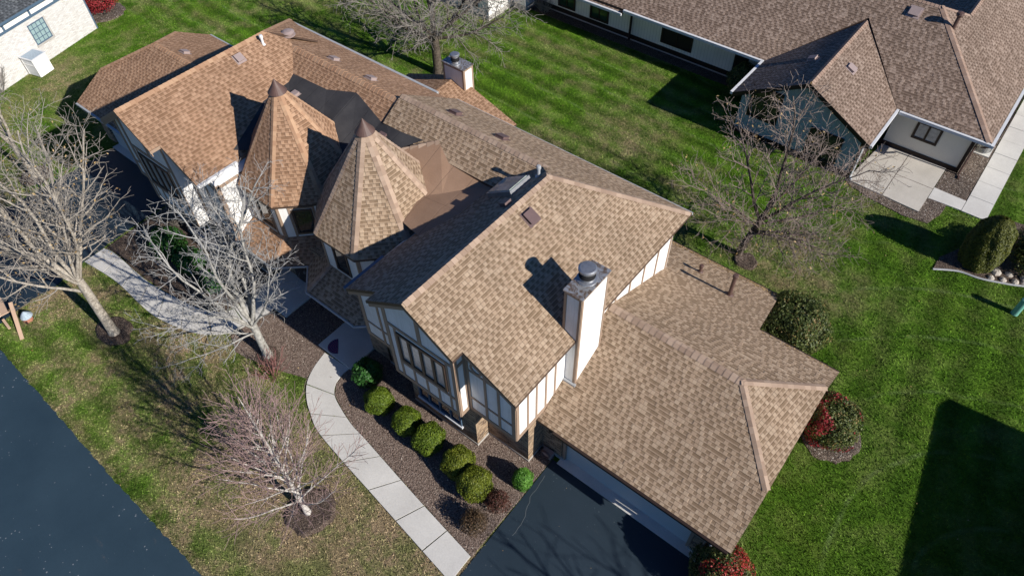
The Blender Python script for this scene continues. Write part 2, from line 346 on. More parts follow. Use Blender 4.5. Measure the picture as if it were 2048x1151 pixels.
# ------------------------------------------------------------------ mesh builder
def V3(p): return Vector(p)
class MB:
    def __init__(s): s.v = []; s.f = []; s.uv = []; s.mi = []; s.rad = None
    def face(s, pts, mi=0, uv=None):
        pts = [Vector(p) for p in pts]; i = len(s.v); s.v += [tuple(p) for p in pts]
        s.f.append(tuple(range(i, i+len(pts)))); s.mi.append(mi)
        if uv is None:
            n = Vector((0, 0, 0))
            for k in range(len(pts)):
                a, b = pts[k], pts[(k+1) % len(pts)]; n += a.cross(b)
            n = n.normalized() if n.length > 1e-9 else Vector((0, 0, 1))
            if abs(n.z) > .985: uv = [(p.x, p.y) for p in pts]
            else:
                c = Vector((0, 0, 1)).cross(n).normalized(); sl = n.cross(c)
                uv = [(p.dot(c), p.z/abs(sl.z)) for p in pts]
        s.uv += uv
        return s
    def box(s, x0, x1, y0, y1, z0, z1, mi=0, skip=''):
        a = [(x0, y0, z0), (x1, y0, z0), (x1, y1, z0), (x0, y1, z0), (x0, y0, z1), (x1, y0, z1), (x1, y1, z1), (x0, y1, z1)]
        for q in ((3, 2, 1, 0), (4, 5, 6, 7), (0, 1, 5, 4), (1, 2, 6, 5), (2, 3, 7, 6), (3, 0, 4, 7)):
            s.face([a[k] for k in q], mi)
        return s
    def obox(s, O, U, Vv, W, u0, u1, v0, v1, w0, w1, mi=0):
        O, U, Vv, W = map(Vector, (O, U, Vv, W))
        g = lambda a, b, c: O+U*a+Vv*b+W*c
        a = [g(u0, v0, w0), g(u1, v0, w0), g(u1, v1, w0), g(u0, v1, w0), g(u0, v0, w1), g(u1, v0, w1), g(u1, v1, w1), g(u0, v1, w1)]
        fl = U.cross(Vv).dot(W) < 0
        for q in ((3, 2, 1, 0), (4, 5, 6, 7), (0, 1, 5, 4), (1, 2, 6, 5), (2, 3, 7, 6), (3, 0, 4, 7)):
            s.face([a[k] for k in (q[::-1] if fl else q)], mi)
        return s
    def prism(s, poly, z0, z1, mi=0, mside=None):
        n = len(poly); ar = sum(poly[i][0]*poly[(i+1) % n][1]-poly[(i+1) % n][0]*poly[i][1] for i in range(n))
        if ar < 0: poly = poly[::-1]
        s.face([(p[0], p[1], z1) for p in poly], mi)
        for i in range(n):
            a, b = poly[i], poly[(i+1) % n]
            s.face([(a[0], a[1], z0), (b[0], b[1], z0), (b[0], b[1], z1), (a[0], a[1], z1)], mi if mside is None else mside)
        return s
    def slab(s, pts, th=.12, mt=0, ms=1):
        """roof plane with thickness; pts wound counter-clockwise seen from above (fixed here)"""
        pts = [Vector(p) for p in pts]; n = Vector((0, 0, 0))
        for k in range(len(pts)): n += pts[k].cross(pts[(k+1) % len(pts)])
        if n.z < 0: pts = pts[::-1]
        s.face(pts, mt); low = [p-Vector((0, 0, th)) for p in pts]
        s.face(low[::-1], ms)
        for k in range(len(pts)):
            j = (k+1) % len(pts); s.face([low[k], low[j], pts[j], pts[k]], ms)
        return s
    def tube(s, pts, rad, sides=8, mi=0, cap=True):
        pts = [Vector(p) for p in pts]; rings = []
        for k, p in enumerate(pts):
            d = (pts[min(k+1, len(pts)-1)]-pts[max(k-1, 0)]).normalized()
            a = d.cross(Vector((0, 0, 1)) if abs(d.z) < .9 else Vector((1, 0, 0))).normalized(); b = d.cross(a)
            r = rad[k] if isinstance(rad, (list, tuple)) else rad
            rings.append([p+(a*math.cos(t)+b*math.sin(t))*r for t in [2*math.pi*q/sides for q in range(sides)]])
        for k in range(len(pts)-1):
            for q in range(sides):
                q2 = (q+1) % sides; s.face([rings[k][q2], rings[k][q], rings[k+1][q], rings[k+1][q2]], mi)
        if cap: s.face(rings[0], mi); s.face(rings[-1][::-1], mi)
        return s
    def lathe(s, c, prof, sides=20, mi=0):
        c = Vector(c)
        for (r0, z0), (r1, z1) in zip(prof, prof[1:]):
            for q in range(sides):
                t0, t1 = 2*math.pi*q/sides, 2*math.pi*(q+1)/sides
                g = lambda r, z, t: c+Vector((r*math.cos(t), r*math.sin(t), z))
                pts = [g(r0, z0, t0), g(r0, z0, t1), g(r1, z1, t1), g(r1, z1, t0)]
                if r1 < 1e-6: pts = pts[:3]
                if r0 < 1e-6: pts = [pts[0], pts[2], pts[3]]
                s.face(pts, mi)
        return s
    def ring(s, O, U, Vv, W, cu, cv, r0, r1, w0, w1, a0=0, a1=360, n=16, mi=0):
        O, U, Vv, W = map(Vector, (O, U, Vv, W)); g = lambda r, t, w: O+U*(cu+r*math.cos(t))+Vv*(cv+r*math.sin(t))+W*w
        for k in range(n):
            t0, t1 = R(a0+(a1-a0)*k/n), R(a0+(a1-a0)*(k+1)/n)
            s.face([g(r0, t0, w1), g(r1, t0, w1), g(r1, t1, w1), g(r0, t1, w1)], mi)
            s.face([g(r1, t0, w0), g(r1, t1, w0), g(r1, t1, w1), g(r1, t0, w1)], mi)
            s.face([g(r0, t1, w0), g(r0, t0, w0), g(r0, t0, w1), g(r0, t1, w1)], mi)
        return s
    def build(s, name, mats, parent=None, smooth=False, weld=False):
        base = root_base(parent) if parent else Vector((0, 0, 0))
        me = bpy.data.meshes.new(name)
        me.from_pydata([(x-base.x, y-base.y, z-base.z) for x, y, z in s.v], [], s.f)
        uvl = me.uv_layers.new(name='UVMap'); uvl.data.foreach_set('uv', np.array(s.uv, dtype=np.float32).ravel())
        if not isinstance(mats, (list, tuple)): mats = [mats]
        for m in mats: me.materials.append(m)
        me.polygons.foreach_set('material_index', s.mi)
        if smooth: me.polygons.foreach_set('use_smooth', [True]*len(s.f))
        me.update()
        o = bpy.data.objects.new(name, me); sc.collection.objects.link(o)
        if parent: o.parent = parent
        return o
BASES = {}
def root_base(o):
    while o.parent: o = o.parent
    return BASES.get(o, Vector((0, 0, 0)))
def thing(name, label, cat, loc, group=None):
    o = bpy.data.objects.new(name, None); sc.collection.objects.link(o); o.location = loc; BASES[o] = Vector(loc)
    o.empty_display_size = .3
    return tag(o, label, cat, group)
def tag(o, label, cat, group=None):
    o['label'] = label; o['category'] = cat
    if group: o['group'] = group
    return o
def struct(o, kind='structure'): o['kind'] = kind; return o
def single(mb, name, mats, label, cat, loc, group=None, smooth=False):
    """a thing that is one mesh, origin at its base"""
    o = mb.build(name, mats, None, smooth); L = Vector(loc)
    o.data.transform(Matrix.Translation(-L)); o.location = L
    BASES[o] = L
    return tag(o, label, cat, group)
def np_mesh(name, verts, faces, mats, mi=None, rad=None, parent=None, base=(0, 0, 0), smooth=False):
    """verts (N,3), faces (F,k) arrays"""
    verts = np.asarray(verts, dtype=np.float32)-np.array(base, dtype=np.float32); faces = np.asarray(faces, dtype=np.int32)
    me = bpy.data.meshes.new(name); F, k = faces.shape
    me.vertices.add(len(verts)); me.vertices.foreach_set('co', verts.ravel())
    me.loops.add(F*k); me.loops.foreach_set('vertex_index', faces.ravel())
    me.polygons.add(F); me.polygons.foreach_set('loop_start', np.arange(F, dtype=np.int32)*k); me.polygons.foreach_set('loop_total', np.full(F, k, dtype=np.int32))
    if not isinstance(mats, (list, tuple)): mats = [mats]
    for m in mats: me.materials.append(m)
    if mi is not None: me.polygons.foreach_set('material_index', np.asarray(mi, dtype=np.int32))
    if smooth: me.polygons.foreach_set('use_smooth', np.ones(F, dtype=bool))
    if rad is not None:
        a = me.attributes.new('rad', 'FLOAT', 'POINT'); a.data.foreach_set('value', np.asarray(rad, dtype=np.float32))
    me.update(calc_edges=True); me.validate()
    o = bpy.data.objects.new(name, me); sc.collection.objects.link(o)
    if parent: o.parent = parent
    else: o.location = base; BASES[o] = Vector(base)
    return o
def cap_strip(mb, p0, p1, n1, n2, w=.15, mi=0, seg=.2, lift=.008):
    """overlapping ridge-cap shingles from p0 (low) to p1 (high) bent over two planes with normals n1, n2"""
    p0, p1, n1, n2 = map(Vector, (p0, p1, n1, n2)); d = p1-p0; L = d.length; d.normalize(); n1.normalize(); n2.normalize()
    n1 = (n1-d*n1.dot(d)).normalized(); n2 = (n2-d*n2.dot(d)).normalized(); p0 = p0+d*.06
    s1 = d.cross(n1).normalized(); s2 = d.cross(n2).normalized()
    if s1.dot(n2) > 0: s1 = -s1
    if s2.dot(n1) > 0: s2 = -s2
    n = max(1, int(L/seg)); up = (n1+n2).normalized()
    for k in range(n):
        a = p0+d*(L*k/n); b = p0+d*min(L, L*(k+1)/n+.03)
        ha, hb = lift+.016, lift
        for s_, nn in ((s1, n1), (s2, n2)):
            q = [a+nn*ha+s_*w, a+up*ha, b+up*hb, b+nn*hb+s_*w]
            nr = (q[1]-q[0]).cross(q[2]-q[1])
            mb.face(q if nr.dot(nn) > 0 else q[::-1], mi)
            e = [a+nn*ha+s_*w, a+nn*.002+s_*w, a+up*.002, a+up*ha]; mb.face(e, mi)
def nrm(a, b, c):
    n = (Vector(b)-Vector(a)).cross(Vector(c)-Vector(a)).normalized()
    return n if n.z > 0 else -n
def window(parent, F, u0, u1, v0, v1, frame, pane, fw=.06, cols=2, rows=1, proud=.03, depth=0.0, mull=.04, nm='window', label=None):
    O, U, Vv, W = F; m = MB()
    for a in ((u0, u1, v0, v0+fw), (u0, u1, v1-fw, v1), (u0, u0+fw, v0+fw, v1-fw), (u1-fw, u1, v0+fw, v1-fw)):
        m.obox(O, U, Vv, W, *a, .002, proud)
    for k in range(1, cols):
        x = u0+(u1-u0)*k/cols; m.obox(O, U, Vv, W, x-mull/2, x+mull/2, v0+fw, v1-fw, .004, proud-.004)
    for k in range(1, rows):
        z = v0+(v1-v0)*k/rows; m.obox(O, U, Vv, W, u0+fw, u1-fw, z-mull/2, z+mull/2, .003, proud-.006)
    fo = m.build(nm, frame, parent)
    if label: fo['label'] = label
    g = MB(); O, U, Vv, W = map(Vector, (O, U, Vv, W)); q = [(u0+fw*.5, v0+fw*.5), (u1-fw*.5, v0+fw*.5), (u1-fw*.5, v1-fw*.5), (u0+fw*.5, v1-fw*.5)]
    pts = [O+U*a+Vv*b+W*.008 for a, b in q]
    if U.cross(Vv).dot(W) < 0: pts = pts[::-1]
    g.face(pts); g.build('pane', pane, fo)
    return fo
#SPLIT1
# ------------------------------------------------------------------ the duplex house
SH, FA = 0, 1
house = thing('timbered_house', 'large half-timbered two-unit house with tan and brown shingle roofs and two pointed towers', 'house', (-18.1, 9.0, 0))
SL = .635
def unit(xr, g, right):
    """one gable block; g = +1 right block, -1 its mirror. local t grows away from the towers"""
    X = lambda t: xr+g*t
    roofm = M['roof_tan'] if right else M['roof_brown']; capm = M['cap_tan'] if right else M['cap_brown']
    rz = lambda t: 8.03-SL*abs(t)
    P = lambda t, y, z=None: (X(t), y, rz(t) if z is None else z)
    m = MB()
    m.slab([P(0, 7.56), P(1.84, 7.54), P(1.84, 7.97), P(3.72, 8.04), P(3.75, 18.25), P(0, 14.5)], .13)
    m.slab([P(0, 7.56), P(0, 14.5), P(-.72, 15.15), P(-2.6, 14.6), P(-3.33, 10.2), P(-3.33, 7.95), P(-1.67, 7.95), P(-1.67, 7.52)], .13)
    rf = m.build('gable_roof', [roofm, M['fascia'] if right else M['trim']], house)
    c = MB(); n1 = (g*SL, 0, 1); n2 = (-g*SL, 0, 1); n3 = (0, SL, 1)
    cap_strip(c, P(0, 7.56), P(0, 14.5), n1, n2, .17)
    cap_strip(c, P(3.72, 18.2), P(0, 14.5), n1, n3, .15)
    c.build('ridge_cap', capm, rf)
    # rake boards (under the roof edge at the front)
    r = MB()
    for a, b in (((0, 7.60), (1.80, 7.58)), ((1.84, 8.0), (3.70, 8.07)), ((0, 7.60), (-1.63, 7.56)), ((-1.67, 7.98), (-3.30, 7.98))):
        A, B = Vector(P(a[0], a[1])), Vector(P(b[0], b[1])); d = (B-A)
        q = [A-Vector((0, 0, .125)), B-Vector((0, 0, .125)), B-Vector((0, 0, .32)), A-Vector((0, 0, .32))]
        q2 = [p+Vector((0, .04, 0)) for p in q]
        r.face(q); r.face(q2[::-1]); r.face([q[3], q[2], q2[2], q2[3]]); r.face([q[1], q2[1], q2[2], q[2]]); r.face([q[0], q[3], q2[3], q2[0]])
    r.build('rake_board', M['trim'], rf)
    # gutters
    gu = MB(); gu.box(min(X(-3.33), X(-3.45)), max(X(-3.33), X(-3.45)), 7.95, 9.75, rz(3.33)-.14, rz(3.33)-.01)
    gu.build('gutter', M['white'] if not right else M['navy'], rf)
    # ---- walls: stucco body
    w = MB(); zt = lambda t: rz(t)-.16
    def body(ts, yf, yb, z0=2.7):
        top = [(t, zt(t)) for t in ts]
        pr = [(ts[0], z0), (ts[-1], z0)]+[(t, z) for t, z in top[::-1]]
        fr = [(X(t), yf, z) for t, z in pr]; bk = [(X(t), yb, z) for t, z in pr]
        w.face(fr if g > 0 else fr[::-1]); w.face(bk[::-1])
        for i in range(len(pr)):
            j = (i+1) % len(pr); w.face([fr[j], fr[i], bk[i], bk[j]])
    body([-3.6, -1.62], 8.50, 14.0); body([-1.62, 0, 1.40], 7.97, 14.4); body([1.40, 3.41], 8.42, 14.4)
    x0, x1 = sorted((X(-3.59), X(3.405)))
    w.box(x0, x1, 14.2, 17.75, 2.7, 5.45)
    wall = w.build('stucco_wall', M['siding'], house)
    # ---- brick ground storey
    b = MB()
    def bx(t0, t1, y0, y1, z0, z1, mb=b, mi=0): a, c_ = sorted((X(t0), X(t1))); mb.box(a, c_, y0, y1, z0, z1, mi)
    bx(-1.60, 1.53, 8.47, 12, .16, 2.70); bx(1.50, 3.37, 9.10, 17.7, .16, 2.70); bx(-3.6, -1.60, 9.1, 17.7, .16, 2.7)
    bw = b.build('brick_wall', M['brick'], house)
    f = MB(); bx(-1.62, 1.55, 8.45, 12, -.05, .16, f); bx(1.5, 3.39, 9.08, 17.72, -.05, .16, f); bx(-3.6, -1.6, 9.08, 17.72, -.05, .16, f)
    f.build('foundation', M['found'], bw)
    # ---- half-timbering
    t = MB(); B_ = lambda O, U, W, *a: t.obox(O, U, (0, 0, 1), W, *a)
    U = (g, 0, 0); W = (0, -1, 0); pr = .028
    O = (X(0), 7.97, 0)
    for a in ((-1.62, 1.40, 2.68, 2.86), (-1.62, -1.46, 2.86, 6.80), (1.25, 1.40, 2.86, 6.9), (-1.46, 1.25, 5.52, 5.66), (-1.20, 1.25, 3.60, 3.72), (-.11, .05, 5.66, 7.6)):
        B_(O, U, W, *a, 0, pr)
    for x in (-1.24, ): B_(O, U, W, x, x+.10, 2.86, 5.52, 0, pr-.003)
    for x in (-.66, -.08, .46, 1.0): B_(O, U, W, x, x+.09, 2.86, 3.60, 0, pr-.003)
    B_(O, U, W, 1.0, 1.09, 3.72, 5.52, 0, pr-.003)
    # left recessed panel
    O = (X(0), 8.50, 0)
    for a in ((-3.6, -1.62, 2.68, 2.86), (-3.6, -3.44, 2.86, 5.6), (-1.80, -1.62, 2.86, 6.8), (-3.44, -1.8, 3.50, 3.58)): B_(O, U, W, *a, 0, pr)
    B_(O, U, W, -2.72, -2.62, 2.86, 5.1, 0, pr-.003)
    t.ring(O, U, (0, 0, 1), W, -2.28, 5.35, .24, .33, 0, pr+.002); t.ring(O, U, (0, 0, 1), W, -3.0, 5.05, .40, .47, 0, pr+.002, 20, 150, 10)
    # right recessed panel
    O = (X(0), 8.42, 0)
    for a in ((1.40, 3.41, 2.66, 2.84), (3.25, 3.41, 2.84, 5.72), (1.40, 1.54, 2.84, 6.98), (1.54, 3.25, 3.47, 3.56)): B_(O, U, W, *a, 0, pr)
    for x in (2.14, 2.68): B_(O, U, W, x, x+.10, 2.84, 6.3 if x < 2.3 else 5.9, 0, pr-.003)
    for cx in (1.87, 2.44): t.ring(O, U, (0, 0, 1), W, cx, 5.42, .17, .25, 0, pr+.004)
    B_(O, U, W, 1.54, 2.9, 5.08, 5.16, 0, pr-.005)
    # side of the centre bay (faces away from the towers) and outer side wall
    O = (X(1.40), 7.97, 0); Uy = (0, 1, 0); Wx = (g, 0, 0)
    for a in ((0, .45, 2.68, 2.86), (0, .10, 2.86, 6.9), (.35, .45, 2.86, 6.9), (.10, .35, 5.5, 5.64)): B_(O, Uy, Wx, *a, 0, pr)
    O = (X(3.41), 8.42, 0)
    for a in ((0, 9.3, 2.66, 2.84), (0, .13, 2.84, 5.6), (9.18, 9.3, 2.84, 5.6), (0, 9.3, 5.42, 5.56)): B_(O, Uy, Wx, *a, 0, pr)
    for y in (.55, 1.0, 1.5, 2.0, 4.5, 5.45, 6.4, 7.35, 8.3): B_(O, Uy, Wx, y, y+.085, 2.84, 5.42, 0, pr-.003)
    O = (X(-3.6), 8.50, 0); Wn = (-g, 0, 0)
    for a in ((0, 1.5, 2.66, 2.84), (0, .13, 2.84, 5.6), (1.3, 1.42, 2.84, 5.6), (0, 1.5, 5.42, 5.56)): B_(O, Uy, Wn, *a, 0, pr)
    t.build('timber_boards', M['trim'], wall)
    # ---- windows
    O = (X(0), 7.97, 0)
    window(house, (O, U, (0, 0, 1), W), -1.12, .98, 3.85, 5.38, M['fascia'], M['curtain'], .09, 4, 1, .06, mull=.11)
    O = (X(0), 8.47, 0)
    window(house, (O, U, (0, 0, 1), W), -1.25, .85, .75, 2.2, M['navy'], M['glass'], .08, 4, 1, .06, mull=.06)
    s = MB(); s.obox(O, U, (0, 0, 1), W, -1.3, .9, .66, .75, 0, .10); s.build('window_sill', M['white'], bw)
unit(-10.41, 1, True)
unit(-25.27, -1, False)
# ---- long rear roofs and the middle section
m = MB()
m.slab([(-17.98, 15.2, 7.60), (-11.0, 15.2, 7.60), (-11.13, 15.15, 7.58), (-10.41, 14.5, 8.03), (-6.66, 18.25, 5.65), (-18.08, 18.28, 5.64)], .16)
m.slab([(-17.98, 15.2, 7.60), (-18.02, 14.1, 6.90), (-17.0, 14.12, 6.915), (-17.0, 13.95, 6.81), (-11.6, 13.95, 6.81), (-11.0, 15.2, 7.60)], .16)
tr = m.build('rear_roof', [M['roof_tan'], M['fascia']], house); tr['label'] = 'tan half of the long rear roof'
c = MB(); cap_strip(c, (-18.0, 15.2, 7.60), (-11.0, 15.2, 7.60), (0, SL, 1), (0, -SL, 1), .16); c.build('ridge_cap', M['cap_tan'], tr)
c = MB(); c.box(-18.08, -6.66, 18.27, 18.34, 5.50, 5.60)
c.build('gutter', M['guttergrey'], tr)
m = MB()
m.slab([(-17.9, 15.07, 7.42), (-24.33, 15.07, 7.42), (-25.27, 14.5, 8.03), (-29.02, 18.25, 5.5), (-17.9, 18.2, 5.5)], .14)
m.slab([(-17.9, 15.07, 7.42), (-17.9, 13.9, 6.68), (-23.9, 13.9, 6.68), (-24.33, 15.07, 7.42)], .14)
m.slab([(-25.27, 14.5, 8.03), (-29.02, 18.25, 5.66), (-25.27, 17.0, 6.4)], .10)
br = m.build('rear_roof', [M['roof_brown'], M['fascia']], house); br['label'] = 'brown half of the long rear roof'
c = MB(); cap_strip(c, (-17.98, 15.07, 7.42), (-24.3, 15.07, 7.42), (0, .61, 1), (0, -SL, 1), .2); c.build('ridge_cap', M['cap_brown'], br)
c = MB(); c.box(-29.0, -19.2, 18.22, 18.34, 5.38, 5.50); c.build('gutter', M['guttergrey'], br)
# rear walls
m = MB(); m.box(-29.0, -6.99, 17.4, 17.78, 0, 5.4); m.box(-22.0, -14.0, 11.0, 17.4, 0, 5.4); m.build('rear_wall', M['siding'], house)
# membranes: low roof between the gables
def tri(mb, pts, idx, flip=False):
    for q in idx:
        f = [pts[i] for i in q]; n = (Vector(f[1])-Vector(f[0])).cross(Vector(f[2])-Vector(f[0]))
        mb.face(f if n.z > 0 else f[::-1], 0, [(p[0], p[1]) for p in (f if n.z > 0 else f[::-1])])
p = [(-23.95, 14.35, 6.90), (-21.5, 14.35, 6.93), (-20.0, 14.62, 7.14), (-18.2, 14.35, 6.92), (-17, 14.3, 6.96), (-15.9, 14.3, 7.0), (-16.7, 13.3, 6.72),
     (-23.4, 12.3, 6.72), (-21.5, 12.3, 6.40), (-20.0, 12.6, 6.45), (-18.2, 12.3, 6.10), (-16.9, 12.3, 6.30), (-22.6, 9.7, 6.15), (-20.5, 11.5, 6.0), (-18.2, 11.6, 5.85), (-16.6, 11.6, 6.0)]
m = MB(); tri(m, p, [(0, 1, 8), (0, 8, 7), (1, 2, 9), (1, 9, 8), (2, 3, 10), (2, 10, 9), (3, 4, 6), (3, 6, 11), (3, 11, 10), (4, 5, 6), (7, 8, 13), (7, 13, 12), (8, 9, 13), (9, 10, 14), (9, 14, 13), (10, 11, 15), (10, 15, 14)])
fr = m.build('membrane_roof', M['memb_black'], house); fr['label'] = 'black low-slope membrane roof between the towers and rear ridge'
p = [(-15.35, 14.5, 7.12), (-16.7, 13.3, 6.72), (-13.9, 12.9, 6.42), (-12.2, 14.4, 6.80), (-12.3, 12.3, 6.72), (-12.95, 10.9, 6.25), (-14.9, 12.0, 6.28), (-16.4, 11.6, 6.0), (-16.9, 12.3, 6.30), (-14.6, 14.4, 6.95)]
m = MB(); tri(m, p, [(0, 1, 2), (0, 2, 9), (9, 2, 3), (3, 2, 4), (2, 6, 4), (4, 6, 5), (1, 8, 6), (1, 6, 2), (8, 7, 6), (7, 5, 6)])
fr2 = m.build('membrane_roof', M['memb_brown'], house); fr2['label'] = 'brown low-slope membrane roof beside the front gable'
c = MB(); cap_strip(c, (-16.75, 13.27, 6.70), (-15.3, 14.52, 7.13), (1, -.6, 2.5), (-.6, 1, 2.5), .18, seg=.3); c.build('ridge_cap', M['cap_tan'], fr2)
# ---- towers
def octv(cx, cy, side, z):
    r = side/2/math.sin(math.pi/8); return [Vector((cx+r*math.cos(R(k*45-112.5)), cy+r*math.sin(R(k*45-112.5)), z)) for k in range(8)]
def tower(cx, cy, side, ze, za, tan):
    E = octv(cx, cy, side, ze); A = Vector((cx, cy-.12, za-.10)); ms = M['roof_tan'] if tan else M['roof_brown']
    m = MB()
    for k in range(8):
        a, b = E[k], E[(k+1) % 8]; m.face([a, b, A]); dz = Vector((0, 0, -.10)); m.face([a+dz, b+dz, b, a], 1)
    m.face([e-Vector((0, 0, .10)) for e in E][::-1], 1)
    T = thing_part('tower', house, M['siding'], cx, cy, side-.16, 2.9, ze-.06)
    T['label'] = 'right tower with tan pointed roof' if tan else 'left tower with brown pointed roof'
    rf = m.build('tower_roof', [ms, M['fascia']], T)
    c = MB()
    for k in range(8):
        n1 = nrm(E[k-1], E[k], A); n2 = nrm(E[k], E[(k+1) % 8], A)
        cap_strip(c, E[k], E[k]+(A-E[k])*.92, n1, n2, .145 if tan else .12, seg=.17)
    c.build('hip_cap', M['cap_tan'] if tan else M['cap_brown'], T)
    hh = .34; rr = .345
    fm = MB().lathe((A.x, A.y, A.z-hh), [(rr+.01, -.02), (rr, 0), (rr*.5, hh*.66), (0, hh+.17)], 24); fm.build('finial_cone', M['copper'], T, smooth=True)
    # boards
    t = MB(); Vw = octv(cx, cy, side-.16, 0)
    for k in range(8):
        a, b = Vw[k], Vw[(k+1) % 8]; U = (b-a).normalized(); W = Vector((U.y, -U.x, 0)); L = (b-a).length
        for q in ((0, L, 3.05, 3.22), (0, L, ze-.20, ze-.07), (0, .09, 3.22, ze-.2), (L-.09, L, 3.22, ze-.2)):
            t.obox(a, U, (0, 0, 1), W, *q, 0, .028)
        if k in (0, 1, 7):
            w0, w1 = L/2-.42, L/2+.42
            for q in ((w0-.09, w0, 3.22, ze-.2), (w1, w1+.09, 3.22, ze-.2), (w0, w1, 3.48, 3.56), (w0, w1, 4.86, 4.93)) if not tan else (): t.obox(a, U, (0, 0, 1), W, *q, 0, .025)
            window(T, (a, U, (0, 0, 1), W), w0+.02, w1-.02, 3.56, 4.82, M['fascia'], M['glass'], .08, 1, 1, .045)
    t.build('timber_boards', M['trim'], T)
def thing_part(nm, parent, mat, cx, cy, side, z0, z1):
    V_ = octv(cx, cy, side, z0); m = MB()
    for k in range(8):
        a, b = V_[k], V_[(k+1) % 8]; m.face([a, b, (b.x, b.y, z1), (a.x, a.y, z1)])
    return m.build(nm, mat, parent)
tower(-16.15, 11.93, 2.13, 5.13, 9.24, True)
tower(-20.5, 11.70, 2.02, 5.2, 9.12, False)
# ---- lower skirt roofs around the towers
zt, ze = 3.40, 2.72
m = MB()
m.slab([(-17.3, 8.38, ze), (-14.62, 8.38, ze), (-14.95, 9.55, zt), (-17.05, 9.55, zt)], .10)
m.slab([(-14.62, 8.38, ze), (-14.0, 8.95, ze), (-14.0, 10.3, zt), (-14.95, 9.55, zt)], .10)
m.slab([(-17.3, 8.38, ze), (-17.05, 9.55, zt), (-18.3, 10.85, zt), (-18.3, 9.32, ze)], .10)
sk = m.build('skirt_roof', [M['roof_tan'], M['fascia']], house); sk['label'] = 'tan lower roof wrapping the right tower'
c = MB(); cap_strip(c, (-17.3, 8.38, ze), (-17.05, 9.55, zt), (0, -.5, 1), (-.4, -.4, 1), .14); c.build('hip_cap', M['cap_tan'], sk)
m = MB()
m.slab([(-19.35, 8.38, ze), (-21.95, 8.38, ze), (-21.5, 9.4, zt), (-19.6, 9.4, zt)], .10)
m.slab([(-19.35, 8.38, ze), (-18.3, 9.32, ze), (-18.3, 10.75, zt), (-19.6, 9.4, zt)], .10)
m.slab([(-21.95, 8.38, ze), (-22.4, 9.2, ze), (-22.2, 10.2, zt), (-21.5, 9.4, zt)], .10)
sk2 = m.build('skirt_roof', [M['roof_brown'], M['fascia']], house); sk2['label'] = 'brown lower roof wrapping the left tower'
c = MB(); cap_strip(c, (-19.35, 8.38, ze), (-19.6, 9.4, zt), (0, -.5, 1), (.4, -.4, 1), .12); c.build('hip_cap', M['cap_brown'], sk2)
for pts in (((-17.3, 8.34, ze-.05), (-14.62, 8.34, ze-.05), (-14.0, 8.9, ze-.05)), ((-17.3, 8.34, ze-.05), (-18.3, 9.26, ze-.05), (-19.35, 8.34, ze-.05), (-21.95, 8.34, ze-.05))):
    g_ = MB().tube(pts, .05, 6); g_.build('gutter', M['guttergrey'], sk)
# entrance storey
m = MB(); m.box(-22.2, -14.0, 9.75, 10.6, .14, 3.1); m.box(-15.0, -13.9, 9.1, 9.9, .14, 2.9)
en = m.build('entrance_wall', M['brick'], house)
for x in (-17.0, -20.4):
    d = MB().box(x, x+.95, 9.70, 9.76, .15, 2.2); dd = d.build('door', M['trim_dark'], house)
    MB().box(x+.80, x+.86, 9.64, 9.70, 1.0, 1.14).build('handle', M['steel'], dd)
# ---- front chimney
def chimney(x0, x1, y0, y1, z0, z1, cx, cy, cr, small=False):
    m = MB().box(x0, x1, y0, y1, z0, z1); ch = m.build('chimney', M['siding'], house)
    t = MB(); w = .085
    for (O, U, W, L) in (((x0, y0, 0), (1, 0, 0), (0, -1, 0), x1-x0), ((x1, y0, 0), (0, 1, 0), (1, 0, 0), y1-y0), ((x0, y1, 0), (1, 0, 0), (0, 1, 0), x1-x0), ((x0, y0, 0), (0, 1, 0), (-1, 0, 0), y1-y0)):
        for q in ((0, w, z0, z1), (L-w, L, z0, z1), (w, L-w, z1-.09, z1-.003)): t.obox(O, U, (0, 0, 1), W, *q, 0, .022)
    t.build('corner_boards', M['trim'], ch)
    MB().box(x0-.045, x1+.045, y0-.045, y1+.045, z1+.001, z1+.05).build('chimney_top', M['galv'], ch)
    c = MB().lathe((cx, cy, z1+.05), [(cr*1.25, 0), (cr*1.2, .03), (cr*.92, .05), (cr*.92, .12), (cr*.80, .13), (cr*.80, .36), (cr*.86, .37), (cr*1.08, .40), (cr*1.08, .47), (cr*.9, .50), (0, .51)], 28)
    c.build('chimney_cap', M['steel'], ch)
    l = MB()
    l.lathe((cx, cy, z1+.20), [(cr*.83, 0), (cr*.99, .012), (cr*.83, .03), (cr*.83, .07), (cr*.99, .082), (cr*.83, .10), (cr*.83, .14), (cr*.99, .152), (cr*.83, .17)], 28)
    l.build('cap_louvres', M['dark'], ch)
    return ch
ch = chimney(-7.19, -6.58, 11.02, 12.42, 2.7, 7.74, -6.93, 11.75, .26)
MB().box(-7.22, -6.5, 10.92, 11.02, 3.22, 3.34).build('flashing', M['guttergrey'], ch)
ch2 = chimney(-21.34, -20.03, 20.87, 21.52, 2.7, 4.88, -20.72, 21.10, .21)
